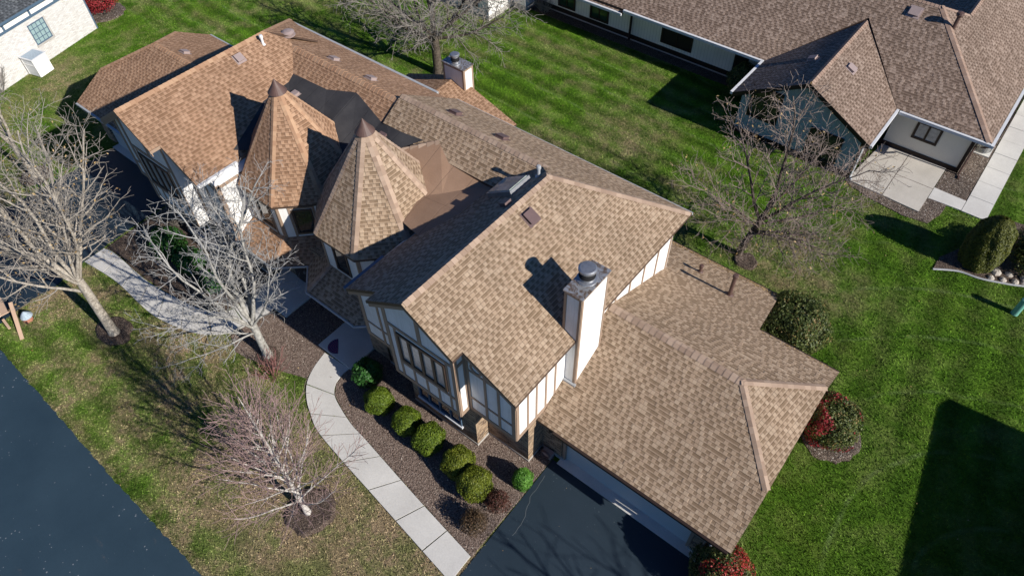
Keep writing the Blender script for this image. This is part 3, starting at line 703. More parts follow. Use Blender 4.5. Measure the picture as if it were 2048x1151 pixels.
# ---- right garage wing
gw = MB(); 
def yzprof(m, x0, x1, pr):
    a = [(x0, y, z) for y, z in pr]; b = [(x1, y, z) for y, z in pr]
    m.face(a[::-1]); m.face(b)
    for i in range(len(pr)): j = (i+1) % len(pr); m.face([a[i], a[j], b[j], b[i]][::-1])
pr = [(9.93, .16), (9.93, 2.52), (11.45, 3.35), (15.6, 3.35), (17.1, 2.6), (17.1, .16)]
gb = MB(); yzprof(gb, -7.03, -6.2, pr); yzprof(gb, -.98, -.28, pr); gb.box(-6.2, -.98, 10.12, 17.1, .16, 2.5)
gb.box(-6.3, -.9, 9.98, 10.2, 2.25, 2.62)
gwall = gb.build('garage_wall', M['brick'], house)
MB().box(-7.04, -6.1, 9.9, 10.1, -.05, .16).build('foundation', M['found'], gwall); MB().box(-1.05, -.26, 9.9, 17.12, -.05, .16).build('foundation', M['found'], gwall)
gd = MB().box(-6.04, -1.12, 10.05, 10.11, .03, 2.3); gdo = gd.build('garage_door', M['garage'], house)
t = MB().box(-6.16, -6.04, 9.95, 10.10, .03, 2.4).box(-1.12, -1.0, 9.95, 10.10, .03, 2.4).box(-6.04, -1.12, 9.95, 10.10, 2.3, 2.42); t.build('door_frame', M['trim'], gdo)
m = MB(); rz2, re = 4.70, 2.5
m.slab([(-7.0, 9.53, re), (.18, 9.53, re), (.17, 11.36, 3.5), (-2.05, 13.56, rz2), (-7.0, 13.56, rz2)], .12)
zz = lambda y: 4.70-.43*(y-13.56)
m.slab([(-7.0, 13.56, rz2), (-2.05, 13.56, rz2), (.12, 15.72, zz(15.72)), (.18, 16.95, zz(16.95)), (-2.75, 16.95, zz(16.95)), (-3.05, 20.1, zz(20.1)), (-7.95, 20.1, zz(20.1)), (-7.0, 15.0, zz(15.0))], .12)
m.slab([(-2.05, 13.56, rz2), (.17, 11.36, 3.5), (.12, 15.72, zz(15.72))], .12)
gr = m.build('garage_roof', [M['roof_tan'], M['fascia']], house); gr['label'] = 'tan hipped roof over the right garage'
c = MB(); nf = (0, -.545, 1); nb = (0, .43, 1); nx = (.54, 0, 1)
cap_strip(c, (-7.0, 13.56, rz2), (-2.05, 13.56, rz2), nf, nb, .17, seg=.22)
cap_strip(c, (.17, 11.36, 3.5), (-2.05, 13.56, rz2), nf, nx, .125, seg=.2); cap_strip(c, (.12, 15.72, zz(15.72)), (-2.05, 13.56, rz2), nb, nx, .125, seg=.2)
c.build('ridge_cap', M['cap_tan'], gr)
MB().box(-6.3, .1, 9.44, 9.53, 2.38, 2.49).build('gutter', M['trim_dark'], gr)
MB().box(-7.9, -3.1, 20.1, 20.18, 1.74, 1.85).build('gutter', M['trim_dark'], gr); MB().box(-2.7, .15, 16.95, 17.03, 3.1, 3.2).build('gutter', M['trim_dark'], gr)
MB().box(-7.0, -3.3, 17.1, 19.7, 0, 1.9).build('rear_room_wall', M['siding'], house)
MB().tube([(-.42, 9.72, 2.45), (-.42, 9.84, 2.2), (-.42, 9.84, .1)], .045, 6).build('downspout', M['white'], house)
MB().tube([(-.62, 9.66, 2.45), (-.62, 9.86, 2.25), (-.62, 9.86, .1)], .045, 6).build('downspout', M['trim'], house)
for x in (-6.6, -.8):
    l = MB().obox((x, 9.93, 1.9), (1, 0, 0), (0, 0, 1), (0, -1, 0), -.07, .07, -.12, .12, 0, .03); lo = l.build('wall_lamp', M['dark'], house)
    MB().lathe((x, 9.80, 1.74), [(.05, 0), (.09, .08), (.10, .24), (.05, .34), (0, .38)], 8).build('lamp_shade', M['dark'], lo)
# ---- left garage wing
gb = MB(); pr = [(9.95, .16), (9.95, 2.52), (11.45, 3.35), (15.6, 3.35), (17.1, 2.6), (17.1, .16)]
yzprof(gb, -36.1, -35.4, pr); yzprof(gb, -30.3, -28.6, pr); gb.box(-35.4, -30.3, 10.15, 17.1, .16, 2.5); gb.box(-35.5, -30.2, 9.99, 10.2, 2.25, 2.62)
gb.build('garage_wall', M['brick'], house)
gdo = MB().box(-35.35, -30.4, 10.05, 10.14, .03, 2.3).build('garage_door', M['garage'], house)
m = MB()
m.slab([(-28.6, 9.53, re), (-36.45, 9.53, re), (-36.45, 11.32, 3.5), (-34.22, 13.56, rz2), (-28.6, 13.56, rz2)], .12)
m.slab([(-28.6, 13.56, rz2), (-34.22, 13.56, rz2), (-36.45, 15.8, 3.5), (-36.45, 17.57, re), (-28.6, 17.57, re)], .12)
m.slab([(-34.22, 13.56, rz2), (-36.45, 11.32, 3.5), (-36.45, 15.8, 3.5)], .12)
gr2 = m.build('garage_roof', [M['roof_brown'], M['fascia']], house); gr2['label'] = 'brown hipped roof over the left garage'
c = MB(); cap_strip(c, (-28.6, 13.56, rz2), (-34.2, 13.56, rz2), nf, (0, .545, 1), .17)
cap_strip(c, (-36.45, 11.32, 3.5), (-34.22, 13.56, rz2), nf, (-.54, 0, 1), .15); cap_strip(c, (-36.45, 15.8, 3.5), (-34.22, 13.56, rz2), (0, .545, 1), (-.54, 0, 1), .15)
c.build('ridge_cap', M['cap_brown'], gr2)
MB().box(-36.4, -29.0, 9.42, 9.52, 2.38, 2.50).build('gutter', M['guttergrey'], gr2); MB().box(-36.4, -29.0, 17.58, 17.66, 2.38, 2.5).build('gutter', M['guttergrey'], gr2)
MB().tube([(-29.2, 9.5, 2.42), (-29.2, 9.85, 2.2), (-29.2, 9.88, .1)], .04, 6).build('downspout', M['white'], house)
# hidden far slope support wall between block and left wing
# ---- low rear room with its gable roof and chimney
m = MB(); xr, yr0, yr1, zr, zl = -20.85, 17.7, 21.3, 4.12, 2.75
m.slab([(xr, yr0, zr), (xr, yr1, zr), (-17.35, yr1+.15, zl), (-17.35, yr0, zl)], .10)
m.slab([(xr, yr0, zr), (xr, yr1, zr), (-24.45, yr1+.1, zl), (-24.45, yr0, zl)], .10)
rr = m.build('rear_room_roof', [M['roof_brown'], M['fascia']], house)
m = MB(); m.box(-24.1, -17.7, 17.7, 20.7, 0, 2.7); m.face([(-24.1, 20.7, 2.7), (-17.7, 20.7, 2.7), (xr, 20.7, 3.95)]); m.build('rear_room_wall', M['siding'], house)
MB().box(-17.34, -17.24, 17.7, 21.25, 2.64, 2.75).build('gutter', M['white'], rr)
# ---- roof vents, pipes, skylight
def onroof(x, y, n, z):
    n = Vector(n).normalized(); c = Vector((0, 0, 1)).cross(n)
    c = c.normalized() if c.length > .01 else Vector((1, 0, 0)); return Vector((x, y, z)), c, n.cross(c), n
def box_vent(x, y, z, n, mat, s=.17, parent=None):
    O, U, S, N = onroof(x, y, n, z); m = MB()
    m.obox(O, U, S, N, -s*1.35, s*1.35, -s*1.5, s*1.3, 0, .012)
    m.obox(O, U, S, N, -s, s, -s, s*.9, .012, .11)
    q = [O+U*a+S*b+N*c_ for a, b, c_ in ((-s*1.05, -s*1.15, .13), (s*1.05, -s*1.15, .13), (s*1.05, s, .11), (-s*1.05, s, .11))]; m.face(q); m.face([p-N*.02 for p in q][::-1])
    for i in range(4): j = (i+1) % 4; m.face([q[i]-N*.02, q[j]-N*.02, q[j], q[i]])
    return m.build('roof_vent', mat, parent or house)
RT = lambda x, g=1, xr=-10.41: 8.03-SL*abs(x-xr)
nR = (SL, 0, 1); nL = (-SL, 0, 1); nB = (0, SL, 1); nF = (0, -SL, 1)
box_vent(-9.89, 12.84, RT(-9.89), nR, M['vent'], .2)
box_vent(-10.81, 12.77, RT(-10.81), nL, M['vent'], .15)
box_vent(-16.07, 16.09, 7.03, nB, M['vent'], .19); box_vent(-13.6, 15.91, 7.15, nB, M['vent'], .19)
box_vent(-22.81, 15.89, 6.92, nB, M['ventpale'], .17); box_vent(-20.4, 15.76, 7.0, nB, M['ventpale'], .17)
box_vent(-24.82, 12.81, 7.75, nR, M['ventpale'], .16); box_vent(-32.8, 14.24, 4.34, (0, .545, 1), M['ventpale'], .17)
box_vent(-17.6, 13.6, 6.74, (0, -.1, 1), M['vent'], .15); box_vent(-22.4, 13.4, 6.72, (0, -.1, 1), M['ventpale'], .13)
m = MB().lathe((-25.35, 15.67, 7.27), [(.30, 0), (.30, .03), (.17, .05), (.17, .11), (.27, .12), (.28, .15), (.17, .21), (0, .23)], 18); m.build('round_vent', M['ventpale'], house)
def pipe(x, y, z0, z1, r, mat, hood=0, nm='vent_pipe'):
    m = MB().tube([(x, y, z0), (x, y, z1)], r, 12); m.lathe((x, y, z0), [(r*2.2, -.02), (r*2.2, .03), (r*1.1, .08)], 12)
    if hood: m.lathe((x, y, z1-.05), [(r*1.45, 0), (r*1.45, .09), (r*1.2, .12), (0, .13)], 12)
    return m.build(nm, mat, house)
pipe(-4.44, 18.18, 2.70, 3.80, .075, M['copper'], 1); pipe(-5.95, 18.75, 2.45, 2.80, .06, M['copper'], 1)
pipe(-10.8, 14.49, 7.75, 8.16, .055, M['guttergrey'], 1); pipe(-24.9, 14.1, 7.7, 8.08, .055, M['white'], 1)
O, U, S, N = onroof(-11.52, 13.81, nL, RT(-11.52)); m = MB().obox(O, U, S, N, -.52, .52, -.62, .62, 0, .16); sk_ = m.build('skylight', M['steel'], house)
MB().obox(O, U, S, N, -.46, .46, -.56, .56, .16, .19).build('skylight_glass', M['skylight'], sk_)
#SPLIT2
# ------------------------------------------------------------------ ground, paving, beds
g = MB(); g.face([(-160, -120, 0), (160, -120, 0), (160, 160, 0), (-160, 160, 0)]); struct(g.build('ground', M['grass']))
def sheet(name, poly, z, mat, z0=-.06): return struct(MB().prism(poly, z0, z).build(name, mat))
def wobble(poly, amp=.05, step=.35, seed=1, closed=True):
    rs = random.Random(seed); out = []; n = len(poly)
    for i in range(n if closed else n-1):
        a, b = Vector(poly[i]), Vector(poly[(i+1) % n]); L = (b-a).length; k = max(1, int(L/step))
        for q in range(k):
            p = a+(b-a)*q/k
            if q: p += Vector((rs.uniform(-amp, amp), rs.uniform(-amp, amp)))
            out.append((p.x, p.y))
    return out
road_edge = wobble([(-60, -.1), (-40, -.35), (-27.2, -.42), (-23, -.5), (-17.8, -.64), (-13, -.67), (10, -.7), (60, -.7)], .035, .16, 3, False)
sheet('road', road_edge+[(60, -9), (-60, -9)], .012, M['road'])
sheet('driveway', [(-6.4, 9.72), (-6.33, 4.5), (-6.6, 1.0), (-7.4, -.66), (1.6, -.66), (.4, 1.0), (-.1, 4.5), (-.15, 9.72)], .026, M['asphalt'])
sheet('driveway', wobble([(-35.3, 9.72), (-35.3, 4.2), (-35.8, 1.5), (-36.8, -.4), (-28.3, -.45), (-28.62, .7), (-28.72, 1.8), (-28.6, 2.7), (-28.98, 4.3), (-29.2, 6.5), (-29.3, 9.72)], .02, .4, 5), .026, M['asphalt'])
def crack(pts, w=.012):
    m = MB()
    for a, b in zip(pts, pts[1:]):
        a, b = Vector(a), Vector(b); nn = Vector((-(b-a).y, (b-a).x)).normalized()*w; m.face([(*(a-nn), .0305), (*(b-nn), .0305), (*(b+nn), .0305), (*(a+nn), .0305)])
    struct(m.build('driveway_crack', M['crack']))
rc = random.Random(3)
crack([(-6.24+.015*k+rc.uniform(-.03, .03)+(.22 if k > 6 else 0)*min(1, (k-6)/5), 9.05-k*.16) for k in range(16)], .008)
sheet('apron', [(-6.2, 10.12), (-6.2, 9.68), (-.55, 9.68), (-.55, 10.12)], .05, M['concrete'])
sheet('apron', [(-35.4, 10.14), (-35.4, 9.68), (-30.2, 9.68), (-30.2, 10.14)], .05, M['concrete'])
inner = [(-6.45, 5.25), (-9.16, 5.60), (-12.29, 6.06), (-13.1, 6.16), (-13.95, 6.38), (-14.63, 6.64), (-14.98, 7.01), (-15.1, 7.5), (-15.08, 7.86)]
outer = [(-16.45, 7.78), (-16.25, 7.01), (-15.90, 6.34), (-15.33, 5.84), (-14.69, 5.50), (-13.95, 5.20), (-12.37, 4.96), (-10.66, 4.75), (-9.21, 4.57), (-6.42, 4.22)]
def smooth(pl, n=3):
    out = []
    for i in range(len(pl)-1):
        p0, p1, p2, p3 = (Vector(pl[max(0, min(len(pl)-1, i+k))]) for k in (-1, 0, 1, 2))
        for q in range(n):
            t = q/n; v = .5*((2*p1)+(p2-p0)*t+(2*p0-5*p1+4*p2-p3)*t*t+(3*p1-p0-3*p2+p3)*t**3); out.append((v.x, v.y))
    return out+[pl[-1]]
def path(name, A, B, joints, z=.065):
    """A, B edge polylines from start to end; cut into slabs by joints (fractions)"""
    A, B = smooth(A, 6), smooth(B, 6)
    def cum(P):
        L = [0]
        for a, b in zip(P, P[1:]): L.append(L[-1]+math.dist(a, b))
        return [x/L[-1] for x in L]
    def sub(P, f0, f1):
        C_ = cum(P); out = []
        def at(f):
            for i in range(len(P)-1):
                if C_[i+1] >= f: t = (f-C_[i])/(C_[i+1]-C_[i]+1e-9); return (P[i][0]+(P[i+1][0]-P[i][0])*t, P[i][1]+(P[i+1][1]-P[i][1])*t)
            return P[-1]
        return [at(f0)]+[p for p, c in zip(P, C_) if f0 < c < f1]+[at(f1)]
    m = MB(); J = [0]+joints+[1]
    for f0, f1 in zip(J, J[1:]):
        e = .0022; m.prism(sub(A, f0+e, f1-e)+sub(B, f0+e, f1-e)[::-1], .0, z+random.uniform(-.004, .004))
    struct(m.build(name, M['concrete']))
path('path', outer[::-1], inner, [.125, .25, .385, .515, .645, .74, .86])
path('path', smooth([(-28.95, 4.36), (-26.71, 4.60), (-24.06, 4.52), (-22.55, 4.75), (-21.31, 5.18), (-20.45, 5.9), (-20.0, 7.0), (-19.9, 7.95)]), smooth([(-29.0, 5.36), (-28.2, 5.50), (-25.79, 5.46), (-24.15, 5.63), (-22.4, 5.98), (-21.5, 6.5), (-21.15, 7.2), (-21.1, 8.0)]), [.12, .25, .38, .5, .62, .75, .88], .06)
def stoop(x0, x1, y0, y1):
    struct(MB().prism([(x0, y0), (x1, y0), (x1, y1), (x0, y1)], 0, .14).build('stoop', M['concrete']))
stoop(-16.9, -14.98, 7.84, 9.9); stoop(-21.3, -19.1, 7.95, 9.9)
n = 18; m = MB()
ps = [(math.sin(math.pi*k/n)*.42, -math.cos(math.pi*k/n)*.46) for k in range(n+1)]
A_, B_m = Vector((-16.47, 8.53)), Vector((-15.93, 8.02)); dm = (B_m-A_).normalized(); pm = Vector((dm.y, -dm.x)); cm = (A_+B_m)/2
W2 = [tuple(cm-dm*b*.80*-1*1+pm*a*1.0) for a, b in ps]
for z0 in (.142,):
    m.face([(x, y, .158) for x, y in W2], 0, ps)
    for i in range(len(W2)): j = (i+1) % len(W2); m.face([(*W2[i], z0), (*W2[j], z0), (*W2[j], .158), (*W2[i], .158)], 0, [ps[i], ps[j], ps[j], ps[i]])
single(m, 'doormat', M['matred'], 'half-round purple and red patterned doormat on the concrete stoop', 'doormat', (-16.3, 8.4, .142))
bedA = wobble([(-6.42, 9.9), (-6.42, 5.27)]+[(x, y+.02) for x, y in inner[1:]]+[(-14.98, 9.8)], .015, .5, 8)
sheet('planting_bed', bedA, .035, M['gravel'])
bedB = wobble([(-16.5, 9.8), (-16.46, 7.8), (-16.28, 7.02), (-16.1, 6.5), (-17.0, 6.15), (-18.4, 5.75), (-19.4, 5.55), (-20.2, 5.9), (-19.9, 7.9), (-19.1, 8), (-19.1, 9.8)], .05, .4, 9)
sheet('planting_bed', bedB, .03, M['mulch' if 0 else 'gravel'])
bedC = wobble([(-21.1, 9.8), (-21.1, 8.0), (-21.5, 6.5), (-22.4, 6.0), (-24.15, 5.66), (-25.8, 5.5), (-28.2, 5.55), (-28.95, 5.45), (-29.1, 7.5), (-29.2, 9.8)], .03, .4, 10)
sheet('planting_bed', bedC, .03, M['mulch'])
def mound(name, cx, cy, rx, ry, h, mat, seed=0, sunken=.12):
    rs = random.Random(seed); n = 26; m = MB(); prof = [(1.0, -.03), (.97, .03), (.86, h), (.6, h*.9), (.35, h*.55), (.16, h*.4), (0, h*.6)]
    wob = [1+rs.uniform(-.08, .08) for _ in range(n)]
    P = [[(cx+rx*r*wob[k]*math.cos(2*math.pi*k/n), cy+ry*r*wob[k]*math.sin(2*math.pi*k/n), z) for k in range(n)] for r, z in prof]
    for a, b in zip(P, P[1:]):
        for k in range(n): j = (k+1) % n; m.face([a[k], a[j], b[j], b[k]] if b is not P[-1] else [a[k], a[j], b[k]])
    return struct(m.build(name, mat, smooth=True))
mound('mulch_ring', -11.82, 3.0, .88, .90, .13, M['mulch'], 1)
mound('mulch_ring', -24.30, 3.05, .9, .68, .10, M['mulch'], 2)
mound('mulch_ring', -18.2, 6.25, .6, .5, .06, M['mulch'], 3)
mound('mulch_ring', -5.35, 22.75, .55, .5, .10, M['mulch'], 4)
mound('mulch_ring', .98, 16.75, 1.12, 1.10, .06, M['gravel_far'], 5)
mound('mulch_ring', -36.5, 6.0, .8, .8, .08, M['mulch'], 6)
mound('mulch_ring', -48.75, 17.1, 1.5, 1.35, .06, M['gravel_far'], 7)
# right neighbour's garden
sheet('patio', [(-3.92, 30.70), (-.40, 30.52), (-.36, 34.5), (-3.55, 34.55)], .07, M['patio'])
j = MB(); j.box(-2.175, -2.15, 30.6, 34.5, .07, .0745).box(-3.75, -2.175, 32.55, 32.575, .07, .0745).box(-2.15, -.38, 32.5, 32.525, .07, .0745)
o = j.build('patio_joints', M['mulch']); struct(o)
sheet('walkway', [(-.36, 31.75), (1.14, 31.83), (1.14, 32.62), (-.36, 32.68)], .065, M['concrete'])
def walk(yy):
    m = MB()
    for a, b in zip(yy, yy[1:]): m.prism([(1.16, a+.01), (2.25, a+.01), (2.25, b-.01), (1.16, b-.01)], 0, .06+random.uniform(-.004, .004))
    return struct(m.build('walkway', M['concrete']))
walk([31.8+1.35*k for k in range(12)])
sheet('gravel_bed', wobble([(-3.98, 30.68), (-3.7, 30.42), (-2.5, 30.05), (-.9, 29.85), (.2, 30.05), (.45, 30.9), (.5, 31.78), (-.38, 31.75), (-.42, 30.5)], .03, .4, 11), .04, M['gravel_far'])
sheet('gravel_bed', [(-.34, 32.68), (1.14, 32.62), (1.14, 41), (-.34, 41)], .04, M['gravel_far'])
sheet('gravel_bed', [(-28, 34.3), (-10.4, 34.3), (-10.4, 35.2), (-28, 35.2)], .03, M['mulch'])
edge = smooth([(1.3, 27.3), (2.2, 27.84), (3.09, 27.99), (4.2, 28.42), (4.9, 28.75), (7, 29.4)], 5)
sheet('garden_bed', edge+[(7, 33), (2.6, 32.5), (2.0, 29.6), (1.3, 28.2)], .04, M['mulch'])
m = MB().tube([(x, y, .04) for x, y in edge], .045, 6); struct(m.build('bed_edging', M['guttergrey']))
# ------------------------------------------------------------------ neighbour house on the right
nb = thing('neighbour_house', 'long single-storey cream house with dark trim and weathered brown roof beyond the lawn', 'house', (-12, 37, 0))
m = MB(); ze, s6 = 2.55, .575; Zr = lambda y: ze+s6*(y-33.85)
yR = 38.85; ZR = Zr(yR)
m.slab([(-26.2, 33.85, ze), (-10.45, 33.85, ze), (-7.05, 37.35, Zr(37.35)), (-3.58, 33.85, ze), (.72, 33.85, ze), (-4.25, yR, ZR), (-26.2, yR, ZR)], .14)
m.slab([(.78, 33.80, ze-.02), (.78, 50, ze-.02), (-3.05, 50, 4.78), (-3.05, 40.2, 4.78), (-4.25, yR, ZR)], .14)
m.slab([(-3.05, 40.2, 4.78), (-3.05, 50, 4.78), (-6.9, 50, ze), (-6.9, 41.0, ze)], .14)
m.slab([(-26.2, yR, ZR), (-4.25, yR, ZR), (-3.05, 40.2, 4.78), (-6.9, 43.85, ze), (-26.2, 43.85, ze)], .14)
nr = m.build('main_roof', [M['roof_far'], M['trim_dark']], nb)
c = MB(); cap_strip(c, (.74, 33.82, ze), (-4.25, yR, ZR), (0, -s6, 1), (s6, 0, 1), .17, seg=.22); cap_strip(c, (-26, yR, ZR), (-4.25, yR, ZR), (0, -s6, 1), (0, s6, 1), .16)
cap_strip(c, (-3.05, 40.2, 4.78), (-3.05, 50, 4.78), (s6, 0, 1), (-s6, 0, 1), .15); cap_strip(c, (-3.05, 40.2, 4.78), (-4.25, yR, ZR), (s6, 0, 1), (0, s6, 1), .15)
c.build('ridge_cap', M['cap_far'], nr)
m = MB(); zg = lambda x: ze+.55*(3.45-abs(x+7.05)); 
m.slab([(-7.05, 30.3, zg(-7.05)), (-7.05, 37.35, zg(-7.05)), (-10.52, 33.85, ze-.01), (-10.52, 30.3, ze-.01)], .14)
m.slab([(-7.05, 30.3, zg(-7.05)), (-7.05, 37.35, zg(-7.05)), (-3.58, 33.85, ze-.01), (-3.58, 30.3, ze-.01)], .14)
nw = m.build('wing_roof', [M['roof_far'], M['trim_dark']], nb)
c = MB(); cap_strip(c, (-7.05, 30.3, zg(-7.05)), (-7.05, 37.3, zg(-7.05)), (.55, 0, 1), (-.55, 0, 1), .15); c.build('ridge_cap', M['cap_far'], nw)
# left lower wing of the same house
m = MB(); m.slab([(-60, 33.75, 2.35), (-19.3, 33.75, 2.35), (-19.3, 38.5, 4.7), (-60, 38.5, 4.7)], .14); lw = m.build('lower_roof', [M['roof_far'], M['trim_dark']], nb)
m = MB(); m.box(-19.3, -10.3, 35.05, 36, .42, 2.45); m.box(-10.2, -4.0, 30.95, 34.4, .3, 2.45); m.face([(-10.2, 30.95, 2.45), (-4.0, 30.95, 2.45), (-7.1, 30.95, 4.1)])
m.box(-60, -19.3, 35.05, 38, .42, 2.3)
m.build('front_wall', M['vsiding'], nb)
m = MB(); m.box(-10.22, -3.98, 30.93, 31.1, .3, 2.42); m.face([(-10.22, 30.925, 2.42), (-3.98, 30.925, 2.42), (-7.1, 30.925, 4.12)]); m.build('gable_wall', M['blue_siding'], nb)
m = MB(); m.box(-3.6, .11, 34.5, 50, .28, 2.45); m.build('patio_wall', M['cream'], nb)
m = MB(); m.box(-60, -10.2, 35.00, 35.1, .16, .42); m.box(-10.3, -3.96, 30.88, 30.98, -.02, .3); m.box(-3.98, -3.93, 30.95, 34.5, 0, 2.4); m.box(-3.95, .16, 34.44, 34.54, -.02, .28); m.box(.11, .17, 34.44, 50, -.02, .28)
m.box(.02, .17, 34.43, 34.60, .28, 2.45); m.box(-4.02, -3.9, 30.9, 31.02, 0, 2.4); m.build('base_board', M['trim_dark'], nb)
m = MB(); m.box(-60, -10.2, 35.06, 35.2, -.05, .16); m.build('foundation', M['found'], nb)
m = MB(); m.box(-60, -19.3, 33.60, 33.74, 2.22, 2.36); m.build('gutter', M['white'], nb)
m = MB(); m.box(-19.25, -10.55, 33.70, 33.84, ze-.14, ze+.01); m.build('gutter', M['white'], nb)
m = MB(); m.box(-10.66, -10.53, 30.3, 33.84, ze-.14, ze); m.build('gutter', M['white'], nb)
m = MB(); m.box(-3.57, -3.45, 30.3, 33.9, ze-.14, ze); m.build('gutter', M['white'], nb)
m = MB(); m.box(-3.40, .8, 33.70, 33.84, ze-.16, ze-.02); m.build('gutter', M['white'], nb)
m = MB(); m.box(.79, .92, 33.7, 50, ze-.18, ze-.04); m.build('gutter', M['white'], nb)
m = MB(); a, b = (-10.5, 30.3, ze-.03), (-7.05, 30.3, zg(-7.05)-.03); e = (-3.6, 30.3, ze-.03)
for p, q in ((a, b), (b, e)):
    f = [(p[0], p[1]-.02, p[2]), (q[0], q[1]-.02, q[2]), (q[0], q[1]-.02, q[2]-.2), (p[0], p[1]-.02, p[2]-.2)]; m.face(f); m.face([(x, y+.06, z) for x, y, z in f][::-1])
m.build('rake_board', M['trim_dark'], nw)
FW = lambda y: ((0, y, 0), (1, 0, 0), (0, 0, 1), (0, -1, 0))
window(nb, FW(35.05), -17.26, -15.2, .66, 2.3, M['trim_dark'], M['dark'], .10, 2, 1, .05)
window(nb, FW(35.05), -12.56, -11.75, .42, 2.3, M['trim_dark'], M['dark'], .09, 1, 1, .05, nm='door')
window(nb, FW(35.05), -22.33, -20.95, .5, 1.95, M['trim_dark'], M['glass_green'], .12, 2, 1, .05)
window(nb, FW(35.05), -24.77, -23.45, .52, 1.95, M['trim_dark'], M['glass_green'], .12, 2, 1, .05)
window(nb, FW(30.93), -9.75, -8.15, 1.2, 3.0, M['trim_dark'], M['glass'], .10, 2, 1, .06)
window(nb, FW(30.93), -6.45, -4.8, .35, 1.95, M['trim_dark'], M['glass'], .10, 2, 1, .06)
window(nb, FW(34.5), -2.5, -1.28, .98, 1.98, M['trim_dark'], M['curtain'], .12, 2, 1, .05, mull=.1)
MB().tube([(-19.33, 33.68, 2.4), (-19.33, 34.0, 2.35), (-19.33, 34.95, 1.95), (-19.33, 34.95, .1)], .07, 6).build('downspout', M['trim_dark'], nb)
MB().tube([(-3.5, 30.55, 2.4), (-3.62, 30.8, 2.1), (-3.86, 30.88, 1.9), (-3.86, 30.88, .12), (-3.7, 30.7, .08)], .05, 6).build('downspout', M['white'], nb)
MB().tube([(.95, 33.9, 2.4), (.6, 34.2, 2.0), (.25, 34.3, 1.8), (.25, 34.36, .1), (.35, 34.0, .08)], .05, 6).build('downspout', M['copper'], nb)
box_vent(-5.25, 38.25, Zr(38.25), (0, -s6, 1), M['ventpale'], .24, nb); box_vent(-6.2, 33.4, zg(-6.2), (.55, 0, 1), M['ventpale'], .2, nb); box_vent(-8.0, 33.2, zg(-8.0), (-.55, 0, 1), M['ventpale'], .18, nb)
m = MB().tube([(-3.3, 38.2, 4.7), (-3.3, 38.2, 5.6)], .09, 10); m.lathe((-3.3, 38.2, 5.5), [(.14, 0), (.19, .1), (.16, .2), (0, .24)], 12); m.build('vent_pipe', M['copper'], nb)
# white wing corner at the top of the picture (far left end of the same street)
wh = thing('white_cottage_wing', 'white wall corner behind the crown of the big bare tree at the top', 'house', (-30, 34, 0))
m = MB(); m.box(-36, -26.6, 34.0, 42, .3, 2.6); m.box(-36, -27.7, 31.6, 34.0, .3, 2.6); m.build('cottage_wall', M['siding'], wh)
m = MB(); m.box(-36, -26.56, 33.96, 42, 0, .3); m.box(-36, -27.66, 31.56, 34, 0, .3); m.build('foundation', M['found'], wh)
m = MB(); m.slab([(-36.5, 33.4, 2.6), (-26.2, 33.4, 2.6), (-26.2, 38, 4.4), (-36.5, 38, 4.4)], .14); m.slab([(-36.5, 31.2, 2.55), (-27.5, 31.2, 2.55), (-27.5, 34.5, 3.0), (-36.5, 34.5, 3.0)], .14); m.build('cottage_roof', [M['roof_grey'], M['trim_dark']], wh)
window(wh, ((0, 31.6, 0), (1, 0, 0), (0, 0, 1), (0, -1, 0)), -30.5, -28.6, .6, 2.2, M['trim_dark'], M['dark'], .1, 2, 1, .05)
# ------------------------------------------------------------------ white brick house, top left
tl = thing('white_brick_house', 'white painted brick house corner with blue-grey trim and a gridded window', 'house', (-47.2, 15.8, 0))
O3 = Vector((-47.24, 15.75, 0)); D3 = Vector((.269, -.963, 0)); N3 = Vector((.963, .269, 0)); Z3 = Vector((0, 0, 1)); FT = (O3, D3, Z3, N3)
m = MB(); m.obox(O3, D3, Z3, N3, 0, 14, 0, 2.66, -9, 0); m.build('brick_wall', M['white_brick'], tl)
m = MB(); m.obox(O3, D3, Z3, N3, -.05, 14, 2.66, 3.42, -9, .02); m.build('upper_band', M['siding'], tl)
m = MB()
for q in ((0, 14, 2.62, 2.75), (0, 14, 3.33, 3.46)): m.obox(O3, D3, Z3, N3, *q, .02, .07)
for x in (.0, 1.75, 3.55, 5.4, 7.2, 9): m.obox(O3, D3, Z3, N3, x, x+.12, 2.75, 3.33, .02, .065)
m.obox(O3, D3, Z3, N3, -.03, .05, 0, 2.62, -.05, .03)
m.build('timber_boards', M['navy'], tl)
m = MB(); q = lambda u, w, z: O3+D3*u+N3*w+Z3*z
m.slab([q(-.6, .5, 3.42), q(14, .5, 3.42), q(14, -4.5, 6.2), q(-.6, -4.5, 6.2)], .15); m.slab([q(-.6, -9.5, 3.42), q(14, -9.5, 3.42), q(14, -4.5, 6.2), q(-.6, -4.5, 6.2)], .15); m.build('grey_roof', [M['roof_grey'], M['navy']], tl)
window(tl, FT, 3.0, 4.15, 1.10, 2.32, M['navy'], M['bluewin'], .05, 4, 4, .04, mull=.03)
m = MB(); m.obox(O3, D3, Z3, N3, 2.9, 4.2, 1.0, 1.10, 0, .08).obox(O3, D3, Z3, N3, 2.88, 3.0, 1.1, 2.34, 0, .03); m.build('window_sill', M['found'], tl)
